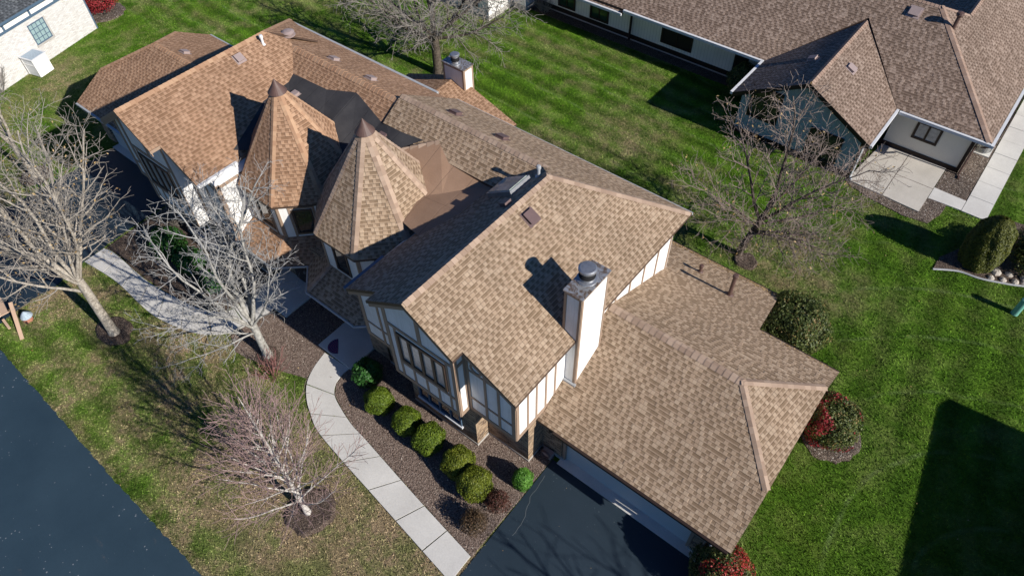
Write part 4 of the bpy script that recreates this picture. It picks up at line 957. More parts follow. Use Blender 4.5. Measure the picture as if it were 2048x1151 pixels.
# white storage cabinet beside it
sh = thing('storage_cabinet', 'small white storage cabinet with grey lid against the white brick wall', 'cabinet', (-45.0, 10.9, 0))
OS = O3+D3*4.62+N3*.12
m = MB(); m.obox(OS, D3, Z3, N3, 0, .95, .05, 1.12, 0, .95); m.build('cabinet_body', M['white'], sh)
m = MB(); m.obox(OS, D3, Z3, N3, -.06, 1.01, 1.125, 1.17, -.03, 1.0); m.build('lid', M['white'], sh)
m = MB(); m.obox(OS, D3, Z3, N3, .04, .92, 1.172, 1.18, .05, .92); m.build('lid_panel', M['slate'], sh)
m = MB()
for a in ((.0, .06, .05, 1.1, .95, .97), (.89, .95, .05, 1.1, .95, .97), (.06, .89, 1.04, 1.1, .95, .97), (.06, .89, .05, .12, .95, .97), (.95, .97, .05, 1.1, 0, .06), (.95, .97, .05, 1.1, .89, .95), (.95, .97, .72, .78, .06, .89)): m.obox(OS, D3, Z3, N3, *a)
m.build('corner_trim', M['siding'], sh)
# house off the right edge of the frame whose shadow falls across the lawn
ob = thing('east_house', 'plain house beyond the right edge whose shadow darkens the lawn', 'house', (20, 14, 0))
qx = lambda a, b, z=0: (13.35+a*.99+b*.143, 21.25+a*.143-b*.99, z)
def ogab():
    m = MB(); w_, l_, h_, r_ = 9.0, 16.0, 2.9, 5.35
    pts = lambda a, b, z: qx(a, b, z)
    m.slab([pts(-4.6, -0.0, h_), pts(-4.6, l_, h_), pts(0, l_, r_), pts(0, 0, r_)], .15); m.slab([pts(4.6, 0, h_), pts(4.6, l_, h_), pts(0, l_, r_), pts(0, 0, r_)], .15)
    m.build('gable_roof', [M['roof_far'], M['trim_dark']], ob)
    m = MB(); P = [(-4.2, .3), (4.2, .3), (4.2, l_-.3), (-4.2, l_-.3)]; P2 = [pts(a, b, 0)[:2] for a, b in P]; m.prism(P2, 0, h_-.1)
    for b in (.3, l_-.3): m.face([pts(-4.2, b, h_-.1), pts(4.2, b, h_-.1), pts(0, b, r_-.2)])
    m.build('house_wall', M['brick'], ob)
ogab()
# ------------------------------------------------------------------ small things
ac = thing('ac_unit', 'round beige air-conditioning unit on a pad at the corner of the patio wall', 'air conditioner', (.62, 37.0, 0))
MB().box(.2, 1.05, 36.55, 37.45, 0, .10).build('concrete_pad', M['concrete'], ac)
MB().lathe((.62, 37.0, .1), [(.36, 0), (.37, .04), (.37, .62), (.30, .66)], 20).build('casing', M['acgrey'], ac)
l = MB()
for k in range(9): l.lathe((.62, 37.0, .16+k*.05), [(.371, 0), (.385, .01), (.371, .022)], 20)
l.build('grille', M['dark'], ac)
MB().lathe((.62, 37.0, .765), [(.31, -.005), (.0, .012)], 20).build('fan_guard', M['steel'], ac)
l = MB()
for k in range(8):
    a = math.pi/4*k; l.tube([(.62, 37, .79), (.62+.33*math.cos(a), 37+.33*math.sin(a), .775)], .012, 4)
for r_ in (.12, .22, .33): l.tube([(.62+r_*math.cos(t), 37+r_*math.sin(t), .782) for t in [2*math.pi*q/20 for q in range(21)]], .011, 4)
l.build('guard_wires', M['white'], ac)
la = thing('lattice_fence', 'dark brown lattice fence panel beside the far walkway', 'fence', (1.0, 40.5, 0))
for y0, y1 in ((38.6, 39.9), (40.0, 41.6)):
    m = MB().box(1.0, 1.06, y0, y0+.08, 0, 1.1).box(1.0, 1.06, y1-.08, y1, 0, 1.1).box(1.0, 1.06, y0+.08, y1-.08, 1.02, 1.1).box(1.0, 1.06, y0+.08, y1-.08, 0, .12); m.build('frame', M['trim_dark'], la)
    m = MB(); k = y0-.8
    while k < y1:
        for sgn in (1, -1):
            t0 = max(0, (y0+.08-k)/.9) if sgn > 0 else 0; a, b = max(y0+.08, k), min(y1-.08, k+.9)
            if b-a > .05:
                za, zb = ((a-k), (b-k)) if sgn > 0 else (.9-(a-k), .9-(b-k))
                m.tube([(1.03, a, .12+za), (1.03, b, .12+zb)], .016, 4)
        k += .16
    m.build('lattice', M['trim'], la)
gc = MB().lathe((4.76, 26.9, 0), [(.15, 0), (.15, .03), (.145, .05), (.145, .86), (.135, .90), (.08, .93), (0, .94)], 20)
single(gc, 'utility_pedestal', M['mintplastic'], 'pale green cylindrical utility pedestal standing in the lawn at the right edge', 'utility pedestal', (4.76, 26.9, 0), smooth=True)
# lumber stand + toy cottage by the road
sw = thing('wooden_sign_stand', 'raw lumber sign stand with crossing legs and a cloth, by the left road edge', 'wooden stand', (-28.2, .5, 0))
def beam(mb, a, b, w=.045, h=.02):
    a, b = Vector(a), Vector(b); d = (b-a); L = d.length; d.normalize(); s_ = d.cross(Vector((0, 0, 1))).normalized(); u_ = s_.cross(d); mb.obox(a, d, s_, u_, 0, L, -w, w, -h, h)
for a, b in (((-28.55, 1.05, .62), (-26.95, .42, .03)), ((-29.3, .45, .62), (-28.6, .05, .03)), ((-28.75, .95, .03), (-28.3, .7, .5))):
    m = MB(); beam(m, a, b, .075); m.build('leg', M['wood'], sw)
m = MB(); beam(m, (-29.3, .75, .52), (-28.25, .55, .52), .19, .02); m.build('board', M['wood'], sw)
m = MB(); beam(m, (-28.2, .42, .38), (-27.55, .36, .34), .05); m.build('cross_rail', M['wood'], sw)
m = MB()
for i in range(8):
    t = i/8; m.obox((-29.3+i*.14, .28+.05*math.sin(i*1.4), .56+.02*math.sin(i*2.2)), (1, .05, .05*math.cos(i)), (0, 1, 0), (0, 0, 1), 0, .15, -.13, .16, 0, .02)
m.build('cloth', M['fabric'], sw)
ty = thing('garden_cottage_ornament', 'tiny round brick garden cottage ornament with blue-grey roof near the road', 'garden ornament', (-27.75, 1.1, 0))
MB().lathe((-27.75, 1.1, 0), [(.19, 0), (.20, .05), (.18, .20), (.16, .24)], 14).build('cottage_wall', M['brickred'], ty)
MB().lathe((-27.80, 1.13, .2), [(.25, 0), (.24, .03), (.16, .14), (.05, .26), (0, .29)], 14).build('cottage_roof', M['slate'], ty)
MB().box(-27.62, -27.54, .93, 1.0, .03, .13).build('cottage_door', M['trim_dark'], ty)
# hose reel / meter by the garage corner
hr = thing('hose_box', 'small pale hose holder in the shaded brick corner beside the garage door', 'hose holder', (-6.6, 9.75, 0))
MB().box(-6.85, -6.45, 9.62, 9.86, .05, .32).build('holder', M['ventpale'], hr)
m = MB()
for k in range(4): m.tube([(-6.65+.17*math.cos(t), 9.58+.02*k, .30+.17*math.sin(t)) for t in [2*math.pi*q/14 for q in range(15)]], .014, 5)
m.build('hose', M['vent'], hr)
# stone and rocks
rs = random.Random(4)
def rock(cx, cy, r, label, name='garden_rock', z=0):
    m = MB(); N_ = 9; rows = []
    for i in range(5):
        ph = i/4*math.pi/2; rows.append([(cx+r*math.cos(ph)*math.cos(2*math.pi*k/N_)*rs.uniform(.8, 1.15), cy+r*math.cos(ph)*math.sin(2*math.pi*k/N_)*rs.uniform(.8, 1.15), z+r*.75*math.sin(ph)*rs.uniform(.85, 1.1)) for k in range(N_)])
    for a, b in zip(rows, rows[1:]):
        for k in range(N_): j = (k+1) % N_; m.face([a[k], a[j], b[j], b[k]])
    return single(m, name, M['rock'], label, 'rock', (cx, cy, z), 'rocks edging the right garden bed')
for cx, cy, r, lb in ((3.49, 28.78, .24, 'largest pale rock at the foot of the arborvitae'), (3.98, 28.98, .17, 'pale rock behind the front row of the rock edging'), (3.42, 28.30, .15, 'low flat rock nearest the lawn, left end of the edging'), (3.86, 28.50, .15, 'square pale rock in the middle of the edging row'),
                      (4.30, 28.68, .17, 'pale rock right of the middle of the edging row'), (4.6, 29.1, .22, 'pale rock at the right edge of the picture'), (4.62, 28.85, .14, 'small pale rock in front of the rightmost rock')):
    rock(cx, cy, r, lb, z=.03)
# ------------------------------------------------------------------ shrubs
def leaf_cloud(rs, C, rad, n, size, shell=.35, flat=1.0, shape=None, up=.0):
    """n leaf quads spread through the outer shell of an ellipsoid (numpy)"""
    d = rs.normal(size=(n, 3)); d /= np.linalg.norm(d, axis=1)[:, None]
    d[:, 2] = np.where(d[:, 2] < -.55, -d[:, 2], d[:, 2])
    lump = 1+.05*np.sin(d[:, 0]*7+rs.uniform(0, 6))+.05*np.sin(d[:, 1]*8+rs.uniform(0, 6))+.04*np.sin(d[:, 2]*9)
    r = (1-shell*rs.random(n)**1.6)*lump
    P = d*r[:, None]*np.array(rad)+np.array(C)
    P[:, 2] = np.maximum(P[:, 2], .03)
    nn = d+rs.normal(size=(n, 3))*.55+np.array([0, 0, up]); nn /= np.linalg.norm(nn, axis=1)[:, None]
    a = np.cross(nn, rs.normal(size=(n, 3))); a /= np.linalg.norm(a, axis=1)[:, None]; b = np.cross(nn, a)
    s = (size*(.6+.8*rs.random(n)))[:, None]
    V = np.stack([P-a*s, P+b*s*.55, P+a*s, P-b*s*.55], 1).reshape(-1, 3)
    return V, np.arange(n*4).reshape(-1, 4)
def shrub(name, label, cat, C, rad, n, size, mat, group=None, seed=0, shell=.3, inner=.80, up=0, stems=True):
    rs = np.random.default_rng(seed); cx, cy = C[:2]; rz = rad[2]; cz = C[2]
    t = thing(name, label, cat, (cx, cy, 0), group)
    V, F = leaf_cloud(rs, (cx, cy, cz), rad, n, size, shell, up=up)
    np_mesh('foliage', V, F, mat, parent=t, base=(cx, cy, 0))
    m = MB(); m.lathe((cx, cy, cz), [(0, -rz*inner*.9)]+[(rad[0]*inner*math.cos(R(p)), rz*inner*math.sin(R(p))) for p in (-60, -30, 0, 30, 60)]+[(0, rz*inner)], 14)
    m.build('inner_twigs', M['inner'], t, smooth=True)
    return t
BG = 'clipped yew balls in the front gravel bed'
for i, (x, y, r, mat, lb) in enumerate(((-12.86, 7.40, .56, 'yew', 'round yew ball second from the stoop, beside the leafy shrub'), (-11.41, 7.42, .56, 'yew', 'round yew ball third along the row from the stoop, with a bare twig patch'),
        (-10.29, 7.38, .60, 'yew', 'large round yew ball in the middle of the row below the wide window'), (-8.82, 7.36, .60, 'yew_olive', 'olive-tipped yew ball touching the last ball of the row'), (-7.82, 7.10, .64, 'yew_olive', 'largest olive yew ball at the driveway end of the row'))):
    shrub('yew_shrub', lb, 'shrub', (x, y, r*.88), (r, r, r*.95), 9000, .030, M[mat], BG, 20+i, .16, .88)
shrub('euonymus_shrub', 'leafy green shrub half in shadow beside the concrete stoop', 'shrub', (-14.1, 7.98, .5), (.60, .60, .6), 2600, .055, M['euon'], None, 31, .35, .75)
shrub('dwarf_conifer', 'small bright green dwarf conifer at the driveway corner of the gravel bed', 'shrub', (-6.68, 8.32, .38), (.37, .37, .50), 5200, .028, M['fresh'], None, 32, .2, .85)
shrub('barberry_shrub', 'dark red-leaved barberry touching the last yew ball', 'shrub', (-6.88, 7.16, .38), (.45, .45, .42), 2200, .030, M['barberry'], 'barberry shrubs', 33, .55, .6)
shrub('barberry_shrub', 'brownish barberry at the lower tip of the gravel bed by the path', 'shrub', (-7.02, 6.10, .42), (.48, .48, .46), 2600, .030, M['barberry2'], 'barberry shrubs', 34, .55, .6)
def twoleaf(t, mat2, C, rad, n, size, seed, sel):
    rs = np.random.default_rng(seed); V, F = leaf_cloud(rs, C, rad, n, size, .2)
    c = V.reshape(-1, 4, 3).mean(1); k = sel(c); Fk = F[k]
    b = tuple(BASES[t]); np_mesh('red_foliage', V, Fk, mat2, parent=t, base=b)
t = shrub('red_tipped_shrub', 'large rounded shrub with red and olive leaves at the right garage corner', 'shrub', (.23, 9.55, .82), (1.0, .98, .95), 9000, .04, M['mixleaf'], None, 35, .25, .85)
twoleaf(t, M['redleaf'], (.23, 9.55, .84), (1.02, 1.0, .97), 7000, .04, 5, lambda c: (c[:, 0]*.9+np.sin(c[:, 1]*5)*.25 > -.12))
t = shrub('patchy_red_shrub', 'rounded shrub split between green and bright red leaves behind the garage', 'shrub', (.76, 16.78, .85), (1.10, 1.08, .95), 10000, .04, M['mixleaf'], None, 36, .25, .85)
twoleaf(t, M['crimson'], (.76, 16.78, .87), (1.12, 1.10, .97), 8000, .04, 6, lambda c: (np.sin(c[:, 0]*3.1+1.2)+np.sin(c[:, 1]*3.7-.4)+np.sin(c[:, 2]*5) > .35) & (c[:, 1]-c[:, 2]*.3 < 16.75))
shrub('viburnum_shrub', 'largest rounded green shrub with yellowing leaves at the rear garage corner', 'shrub', (-2.05, 19.75, 1.15), (1.42, 1.42, 1.2), 16000, .045, M['mixleaf'], None, 37, .28, .85)
shrub('red_shrub', 'crimson shrub beside the white brick house in the far corner', 'shrub', (-48.9, 17.1, .95), (1.25, 1.2, 1.05), 7000, .05, M['crimson'], None, 38, .35, .75)
shrub('boxwood_ball', 'grey-green ball shrub against the neighbour wall in deep shade', 'shrub', (-11.4, 34.1, .85), (.95, .95, .9), 6000, .045, M['mixleaf'], None, 39, .3, .8)
shrub('broad_shrub', 'loose dark green shrub behind the rocks at the right edge', 'shrub', (4.55, 30.1, .85), (1.35, 1.2, 1.05), 9000, .045, M['mixleaf'], None, 40, .4, .7)
# porch-side leafy bushes left of the towers
for i, (x, y, r, lb) in enumerate(((-26.2, 7.2, .95, 'leafy green bush nearest the left driveway'), (-24.6, 7.2, .78, 'middle leafy green bush in the shaded bed under the left gable'), (-22.9, 7.1, .62, 'small leafy bush under the branches by the left stoop'))):
    shrub('laurel_shrub', lb, 'shrub', (x, y, r*.7), (r, r*.8, r*.8), 3600, .055, M['fresh' if 0 else 'euon'], 'leafy bushes in the left bed', 50+i, .35, .8)
# arborvitae
t = thing('arborvitae', 'tall rounded golden-green arborvitae at the right side of the lawn', 'conifer', (2.62, 28.85, 0))
rs = np.random.default_rng(61); n = 26000
zz_ = rs.random(n)*2.7; prof = np.interp(zz_, [0, .4, 1.3, 2.1, 2.5, 2.7], [.66, .80, .84, .72, .42, .1]); th_ = rs.random(n)*2*np.pi
rr_ = prof*(1-.18*rs.random(n)**2)*(1+.05*np.sin(th_*9+zz_*3))
P = np.stack([2.62+rr_*np.cos(th_), 28.85+rr_*np.sin(th_), zz_], 1); d = np.stack([np.cos(th_), np.sin(th_), .5+zz_*.2], 1)+rs.normal(size=(n, 3))*.5; d /= np.linalg.norm(d, axis=1)[:, None]
a = np.cross(d, rs.normal(size=(n, 3))); a /= np.linalg.norm(a, axis=1)[:, None]; b = np.cross(d, a); s_ = (.035*(.6+.8*rs.random(n)))[:, None]
V = np.stack([P-a*s_, P+b*s_*.6, P+a*s_, P-b*s_*.6], 1).reshape(-1, 3); np_mesh('foliage', V, np.arange(n*4).reshape(-1, 4), M['arbor'], parent=t, base=(2.62, 28.85, 0))
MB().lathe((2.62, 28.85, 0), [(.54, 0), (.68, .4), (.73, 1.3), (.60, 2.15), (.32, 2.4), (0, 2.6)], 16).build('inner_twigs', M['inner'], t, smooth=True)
# ------------------------------------------------------------------ bare trees
class Tree:
    def __init__(s, seed): s.r = random.Random(seed); s.P = []; s.tips = []
    def rv(s): return Vector((s.r.gauss(0, 1), s.r.gauss(0, 1), s.r.gauss(0, 1)))
    def branch(s, p, d, L, r, lvl, o):
        n = max(3, int(L/o['seg'][min(lvl, len(o['seg'])-1)])); pts = [p.copy()]; rad = [r]; d = d.normalized()
        tip = max(o['rmin'], r*o['taper'][min(lvl, len(o['taper'])-1)])
        for i in range(n):
            d = (d+s.rv()*o['wob'][min(lvl, len(o['wob'])-1)]+Vector((0, 0, o['up'][min(lvl, len(o['up'])-1)]))).normalized()
            p = p+d*(L/n); pts.append(p.copy()); rad.append(r+(tip-r)*((i+1)/n)**.85)
        s.P.append((pts, rad, lvl))
        if lvl >= o['max']: s.tips.append(p); return
        k = o['kids'][lvl]; nk = max(1, int(round(L*k*s.r.uniform(.8, 1.2)))) if k > 0 else 0
        t0 = o['start'][lvl]; ang = s.r.uniform(0, 6.28)
        for q in range(nk):
            t = t0+(1-t0)*(q+s.r.random()*.8)/nk; t = min(t, .98); f = t*n; i = int(f); bp = pts[i].lerp(pts[min(i+1, n)], f-i)
            bd = (pts[min(i+1, n)]-pts[i]).normalized(); ang += 2.4+s.r.uniform(-.4, .4)
            a = bd.cross(Vector((.3, .2, 1))).normalized(); b = bd.cross(a); side = a*math.cos(ang)+b*math.sin(ang)
            th = R(s.r.uniform(*o['ang'][lvl])); cd = bd*math.cos(th)+side*math.sin(th)
            cl = o['len'][lvl]*s.r.uniform(.65, 1.2)*(1-.45*t if lvl else 1); cr = min(rad[i]*.72, o['rad'][lvl]*s.r.uniform(.8, 1.2))
            s.branch(bp, cd, cl, max(cr, o['rmin']), lvl+1, o)
    def mesh(s, sel, sides):
        V = []; F = []; A = []
        for pts, rad, lvl in s.P:
            if not sel(lvl): continue
            k = sides[min(lvl, len(sides)-1)]; base = len(V); m_ = len(pts)
            for i, p in enumerate(pts):
                d = (pts[min(i+1, m_-1)]-pts[max(i-1, 0)]).normalized(); a = d.cross(Vector((.31, .77, .55))).normalized(); b = d.cross(a)
                for q in range(k):
                    t = 2*math.pi*q/k; V.append(p+(a*math.cos(t)+b*math.sin(t))*rad[i]); A.append(rad[i])
            for i in range(m_-1):
                for q in range(k):
                    q2 = (q+1) % k; F.append((base+i*k+q, base+i*k+q2, base+(i+1)*k+q2, base+(i+1)*k+q))
        return V, F, A
def bare_tree(name, label, base, mat, seed, o, trunk, limbs, group=None, leaves=0, leafmat='dryleaf', leafsize=.05):
    """trunk: [(point, radius)...] ; limbs: [(start point, direction, length, radius)...] grown as level 1"""
    T = Tree(seed); B_ = Vector(base); t = thing(name, label, 'tree', base, group)
    tp = [B_+Vector(p) for p, r in trunk]; T.P.append((tp, [r for p, r in trunk], 0))
    for p, d, L, r in limbs: T.branch(B_+Vector(p), Vector(d), L, r, 1, o)
    V, F, A = T.mesh(lambda l: l == 0, [12]); np_mesh('trunk', V, F, mat, rad=A, parent=t, base=base, smooth=True)
    V, F, A = T.mesh(lambda l: l == 1, [9, 7]); np_mesh('limbs', V, F, mat, rad=A, parent=t, base=base, smooth=True)
    V, F, A = T.mesh(lambda l: l >= 2, [6, 6, 5, 3, 3]); np_mesh('crown', V, F, mat, rad=A, parent=t, base=base, smooth=True)
    if leaves:
        rs = np.random.default_rng(seed); tips = np.array([tuple(p) for p in T.tips]); P = tips[rs.integers(0, len(tips), leaves)]+rs.normal(size=(leaves, 3))*.06
        a = rs.normal(size=(leaves, 3)); a /= np.linalg.norm(a, axis=1)[:, None]; b = np.cross(a, rs.normal(size=(leaves, 3))); b /= np.linalg.norm(b, axis=1)[:, None]; s_ = (leafsize*(.5+rs.random(leaves)))[:, None]
        Vl = np.stack([P-a*s_, P+b*s_*.5, P+a*s_, P-b*s_*.5], 1).reshape(-1, 3); np_mesh('leaves', Vl, np.arange(leaves*4).reshape(-1, 4), M[leafmat], parent=t, base=base)
    return t
# options per level 1..4
OBIG = dict(seg=[.5, .4, .25, .2, .18], taper=[.5, .24, .3, .35, .5], wob=[.05, .075, .12, .15, .2], up=[0, .03, .05, .05, .03], rmin=.0062, max=4,
            kids=[0, 2.1, 3.0, 4.4, 0], start=[0, .16, .12, .1], ang=[(0, 0), (28, 58), (30, 62), (30, 65)], len=[0, 2.3, 1.15, .55], rad=[0, .038, .0145, .008])
bare_tree('birch_tree', 'large pale-barked bare tree with wide forked limbs in the left front lawn', (-24.2, 3.0, 0), M['bark_pale'], 11, OBIG,
          [((0, 0, -.05), .27), ((.0, .0, .25), .205), ((-.02, .05, 1.6), .18), ((.0, .1, 2.7), .17), ((0, .12, 3.35), .15)],
          [((0, .12, 3.1), (-.55, -.35, 1.0), 6.6, .115), ((0, .1, 3.3), (-.15, .45, 1.25), 6.6, .11), ((0, .1, 2.9), (-.95, -.05, .75), 6.6, .10), ((0, .1, 3.35), (.55, .35, 1.0), 5.0, .08),
           ((0, .08, 2.6), (-.75, -.75, .35), 5.4, .07), ((0, .1, 3.2), (-.6, .65, .95), 6.0, .09), ((0, .1, 3.0), (.1, -.6, 1.1), 4.6, .065), ((0, .1, 3.3), (-.3, .05, 1.3), 6.6, .09), ((0, .1, 3.0), (-1.0, -.5, .7), 6.2, .075), ((0, .1, 3.1), (-.9, .45, .9), 6.2, .075), ((0, .1, 3.3), (.25, .1, 1.3), 5.4, .07)], leaves=900, leafsize=.045)
O2 = dict(OBIG, wob=[.05, .09, .15, .2, .24], kids=[0, 2.3, 3.4, 5.0, 0], up=[0, .03, .015, .0, 0], len=[0, 1.9, .95, .42], rad=[0, .034, .0135, .008], rmin=.0062)
bare_tree('crabapple_tree', 'twiggy lichen-grey bare tree in front of the left tower', (-18.2, 6.25, 0), M['bark_grey'], 12, O2,
          [((0, 0, -.05), .22), ((0, 0, .3), .17), ((-.08, .02, 1.2), .15), ((-.12, .05, 2.0), .135)],
          [((-.12, .05, 1.9), (-.3, .0, 1.3), 6.8, .10), ((-.12, .05, 2.0), (.12, .15, 1.25), 6.0, .09), ((-.1, .05, 1.6), (-.5, -.3, 1.15), 6.0, .075), ((-.1, .05, 1.8), (-.3, .5, 1.2), 5.8, .08), ((-.1, .05, 1.7), (.2, -.45, 1.1), 4.4, .06),
           ((-.1, 0, 1.3), (-.85, .1, .9), 5.4, .06), ((-.1, 0, 1.4), (-.85, -.7, .7), 3.6, .045), ((-.1, 0, 1.5), (-.1, -1, .45), 3.2, .045), ((-.1, 0, 1.9), (.6, .55, 1.0), 4.2, .055), ((-.12, .05, 2.0), (-.15, .1, 1.3), 6.8, .08), ((-.1, .05, 1.7), (-.55, .35, 1.15), 5.8, .06)])
O3_ = dict(seg=[.4, .35, .28, .25], taper=[.4, .3, .35, .5], wob=[.04, .05, .07, .10], up=[0, .035, .03, .02], rmin=.006, max=3,
           kids=[0, 3.8, 4.4, 0], start=[0, .15, .15], ang=[(0, 0), (20, 38), (22, 42)], len=[0, 1.45, .7], rad=[0, .0125, .0078])
rt = random.Random(5); lim = []
for k in range(46):
    z = .75+k*.128; a = k*2.4; u_ = max(.28, 1-k*.018)
    lim.append(((-.02*z, .02, z), (math.cos(a)*1.05, math.sin(a)*1.05, 1.05+k*.035), 3.5*u_*rt.uniform(.8, 1.12), .03*u_+.008))
bare_tree('maple_sapling', 'silvery bare young tree with reddish twigs in the dry front lawn', (-11.85, 2.9, 0), M['bark_silver'], 13, O3_,
          [((0, 0, 0), .14), ((-.0, .0, .2), .115), ((-.10, .02, .8), .10), ((-.12, .02, 2.0), .085), ((-.08, .02, 3.8), .062), ((-.05, .0, 5.8), .030), ((-.05, 0, 7.6), .010)], lim)
O5 = dict(OBIG, kids=[0, 2.6, 3.6, 4.4, 0], rmin=.0085, len=[0, 2.5, 1.25, .6], up=[0, .02, .01, 0, 0])
bare_tree('ash_tree', 'dark-trunked spreading bare tree behind the rear chimney', (-26.3, 25.3, 0), M['bark_dark'], 14, O5,
          [((0, 0, -.05), .36), ((0, 0, .3), .27), ((.0, 0, 1.6), .24), ((.0, 0, 2.4), .22)],
          [((0, 0, 2.3), (-1.1, -.2, .55), 6.0, .13), ((0, 0, 2.3), (.9, .1, .75), 5.2, .12), ((0, 0, 2.4), (.1, -.4, 1.1), 5.2, .12), ((0, 0, 2.3), (.35, .9, .7), 5.0, .11), ((0, 0, 2.2), (-.6, .8, .8), 5.2, .11), ((0, 0, 2.1), (-.8, -.75, .5), 5.2, .09), ((0, 0, 2.2), (.8, -.6, .55), 4.6, .09), ((0, 0, 2.2), (-1.2, .2, .25), 5.6, .09), ((0, 0, 2.0), (-1.0, -.45, .3), 4.8, .08), ((0, 0, 2.2), (1.1, .5, .4), 5.4, .09)])
O6 = dict(OBIG, kids=[0, 2.7, 3.8, 5.2, 0], rmin=.0065, rad=[0, .030, .0125, .008], len=[0, 2.1, 1.15, .6])
bare_tree('linden_tree', 'leaning bare tree with a few yellow leaves between the two houses', (-5.8, 22.95, 0), M['bark_brown'], 15, O6,
          [((0, 0, -.05), .22), ((0, 0, .25), .16), ((.12, .05, 1.0), .145), ((.32, .08, 2.0), .13), ((.42, .1, 2.6), .12)],
          [((.42, .1, 2.5), (.1, .35, 1.1), 5.6, .095), ((.36, .1, 2.2), (.7, .2, 1.0), 4.8, .08), ((.36, .1, 2.3), (-.75, .1, .95), 4.6, .08), ((.2, .05, 1.6), (.8, -.35, .6), 3.6, .055), ((.3, .1, 2.0), (.2, .9, .7), 4.2, .07), ((.25, .1, 1.9), (-.7, -.5, .65), 3.4, .055), ((.2, .05, 1.5), (1.0, -.3, .55), 3.8, .055), ((.2, .05, 1.5), (.5, -.9, .7), 2.8, .045), ((.3, .1, 2.0), (-.5, -.9, .6), 2.8, .045), ((.3, .1, 2.0), (1.0, .6, .6), 4.2, .06)], leaves=700, leafsize=.05)
bare_tree('birch_tree', 'pale bare tree leaning in at the left edge beyond the left driveway', (-36.4, 5.95, 0), M['bark_pale'], 16, OBIG,
          [((0, 0, -.05), .2), ((0, 0, .25), .15), ((-.1, 0, 1.2), .13), ((-.15, 0, 2.0), .12)],
          [((-.15, 0, 1.9), (-.5, -.2, 1.1), 5.0, .085), ((-.15, 0, 2.0), (.1, .3, 1.1), 4.8, .08), ((-.15, 0, 1.8), (.4, -.4, 1.0), 4.4, .07), ((-.15, 0, 1.8), (-.9, .3, .7), 4.2, .07)], leaves=300)
bare_tree('elm_tree', 'bare tree past the lower right corner whose shadow falls on the driveway', (9.5, 6.2, 0), M['bark_dark'], 17, dict(OBIG, max=3, rmin=.012),
          [((0, 0, 0), .3), ((0, 0, 2.0), .22), ((0, 0, 3.2), .2)],
          [((0, 0, 3.0), (-.5, .3, 1.0), 5.0, .12), ((0, 0, 3.1), (.3, .5, 1.1), 5.2, .12), ((0, 0, 2.9), (.1, -.5, 1.0), 5.0, .11)])
# red-stemmed dogwood clump and small bare shrubs
def stem_shrub(label, base, mat, n, h, spread, seed, nm='dogwood_shrub', group=None):
    T = Tree(seed); B_ = Vector(base); rr = random.Random(seed); t = thing(nm, label, 'shrub', base, group)
    o = dict(seg=[.2, .2, .15], taper=[.4, .4, .5], wob=[.05, .07, .1], up=[0, .02, .02], rmin=.0065, max=2, kids=[0, 4.5, 0], start=[0, .25], ang=[(0, 0), (18, 40)], len=[0, .45], rad=[0, .009])
    for k in range(n):
        a = rr.uniform(0, 6.28); q = rr.random()**.5
        T.branch(B_+Vector((math.cos(a)*q*.25, math.sin(a)*q*.25, 0)), Vector((math.cos(a)*spread*q, math.sin(a)*spread*q, 1)), h*rr.uniform(.6, 1.1), .014, 1, o)
    V, F, A = T.mesh(lambda l: True, [4, 4, 3]); np_mesh('stems', V, F, mat, rad=A, parent=t, base=base, smooth=True)
stem_shrub('thicket of thin red stems beside the trunk of the grey tree', (-17.3, 5.7, 0), M['bark_red'], 26, 1.1, .7, 71)
stem_shrub('bare twiggy shrub against the white brick house wall', (-45.3, 8.4, 0), M['bark_dark'], 40, 1.5, .7, 72, 'bare_shrub')
stem_shrub('bare twiggy hedge in the shaded neighbour bed, left end', (-25.6, 34.6, 0), M['bark_dark'], 46, 1.0, .9, 73, 'bare_shrub')
stem_shrub('bare dark shrub in the shaded bed beside the left driveway', (-27.6, 8.5, 0), M['bark_dark'], 40, 1.1, .8, 74, 'bare_shrub')
# ------------------------------------------------------------------ grass blades, fallen leaves, pebbles
def inpoly(P, poly):
    x, y = P[:, 0], P[:, 1]; c = np.zeros(len(P), bool); n = len(poly)
    for i in range(n):
        x0, y0 = poly[i]; x1, y1 = poly[(i+1) % n]
        if y0 == y1: continue
        k = ((y0 > y) != (y1 > y)) & (x < (x1-x0)*(y-y0)/(y1-y0)+x0); c ^= k
    return c
def footprint(o):
    zs = [v.co.z for v in o.data.vertices]; top = [f for f in o.data.polygons if f.normal.z > .9 and f.loop_total > 3]
    return [[(o.data.vertices[i].co.x, o.data.vertices[i].co.y) for i in f.vertices] for f in top]
polys = []
for o in list(sc.objects):
    if o.type == 'MESH' and o.name.split('.')[0] in ('road', 'driveway', 'apron', 'path', 'planting_bed', 'stoop', 'patio', 'walkway', 'gravel_bed', 'garden_bed'): polys += footprint(o)
polys += [[(-29, 9), (-7, 9), (-7, 17.6), (-29, 17.6)], [(-36.2, 9.9), (-28, 9.9), (-28, 17), (-36.2, 17)], [(-7.1, 9.6), (-.2, 9.6), (-.2, 17), (-7.1, 17)], [(-7.1, 17), (-3.3, 17), (-3.3, 19.7), (-7.1, 19.7)], [(-24.1, 17), (-17.7, 17), (-17.7, 20.7), (-24.1, 20.7)]]
circ = [(-11.82, 3.0, .85), (-24.3, 3.05, .75), (-18.2, 6.25, .5), (-5.35, 22.75, .5), (.98, 16.75, 1.05), (-36.5, 6, .75), (-48.75, 17.1, 1.3)]
CM = cam_matrix(R(50.024), R(-1.489), R(-39.844)).inverted()
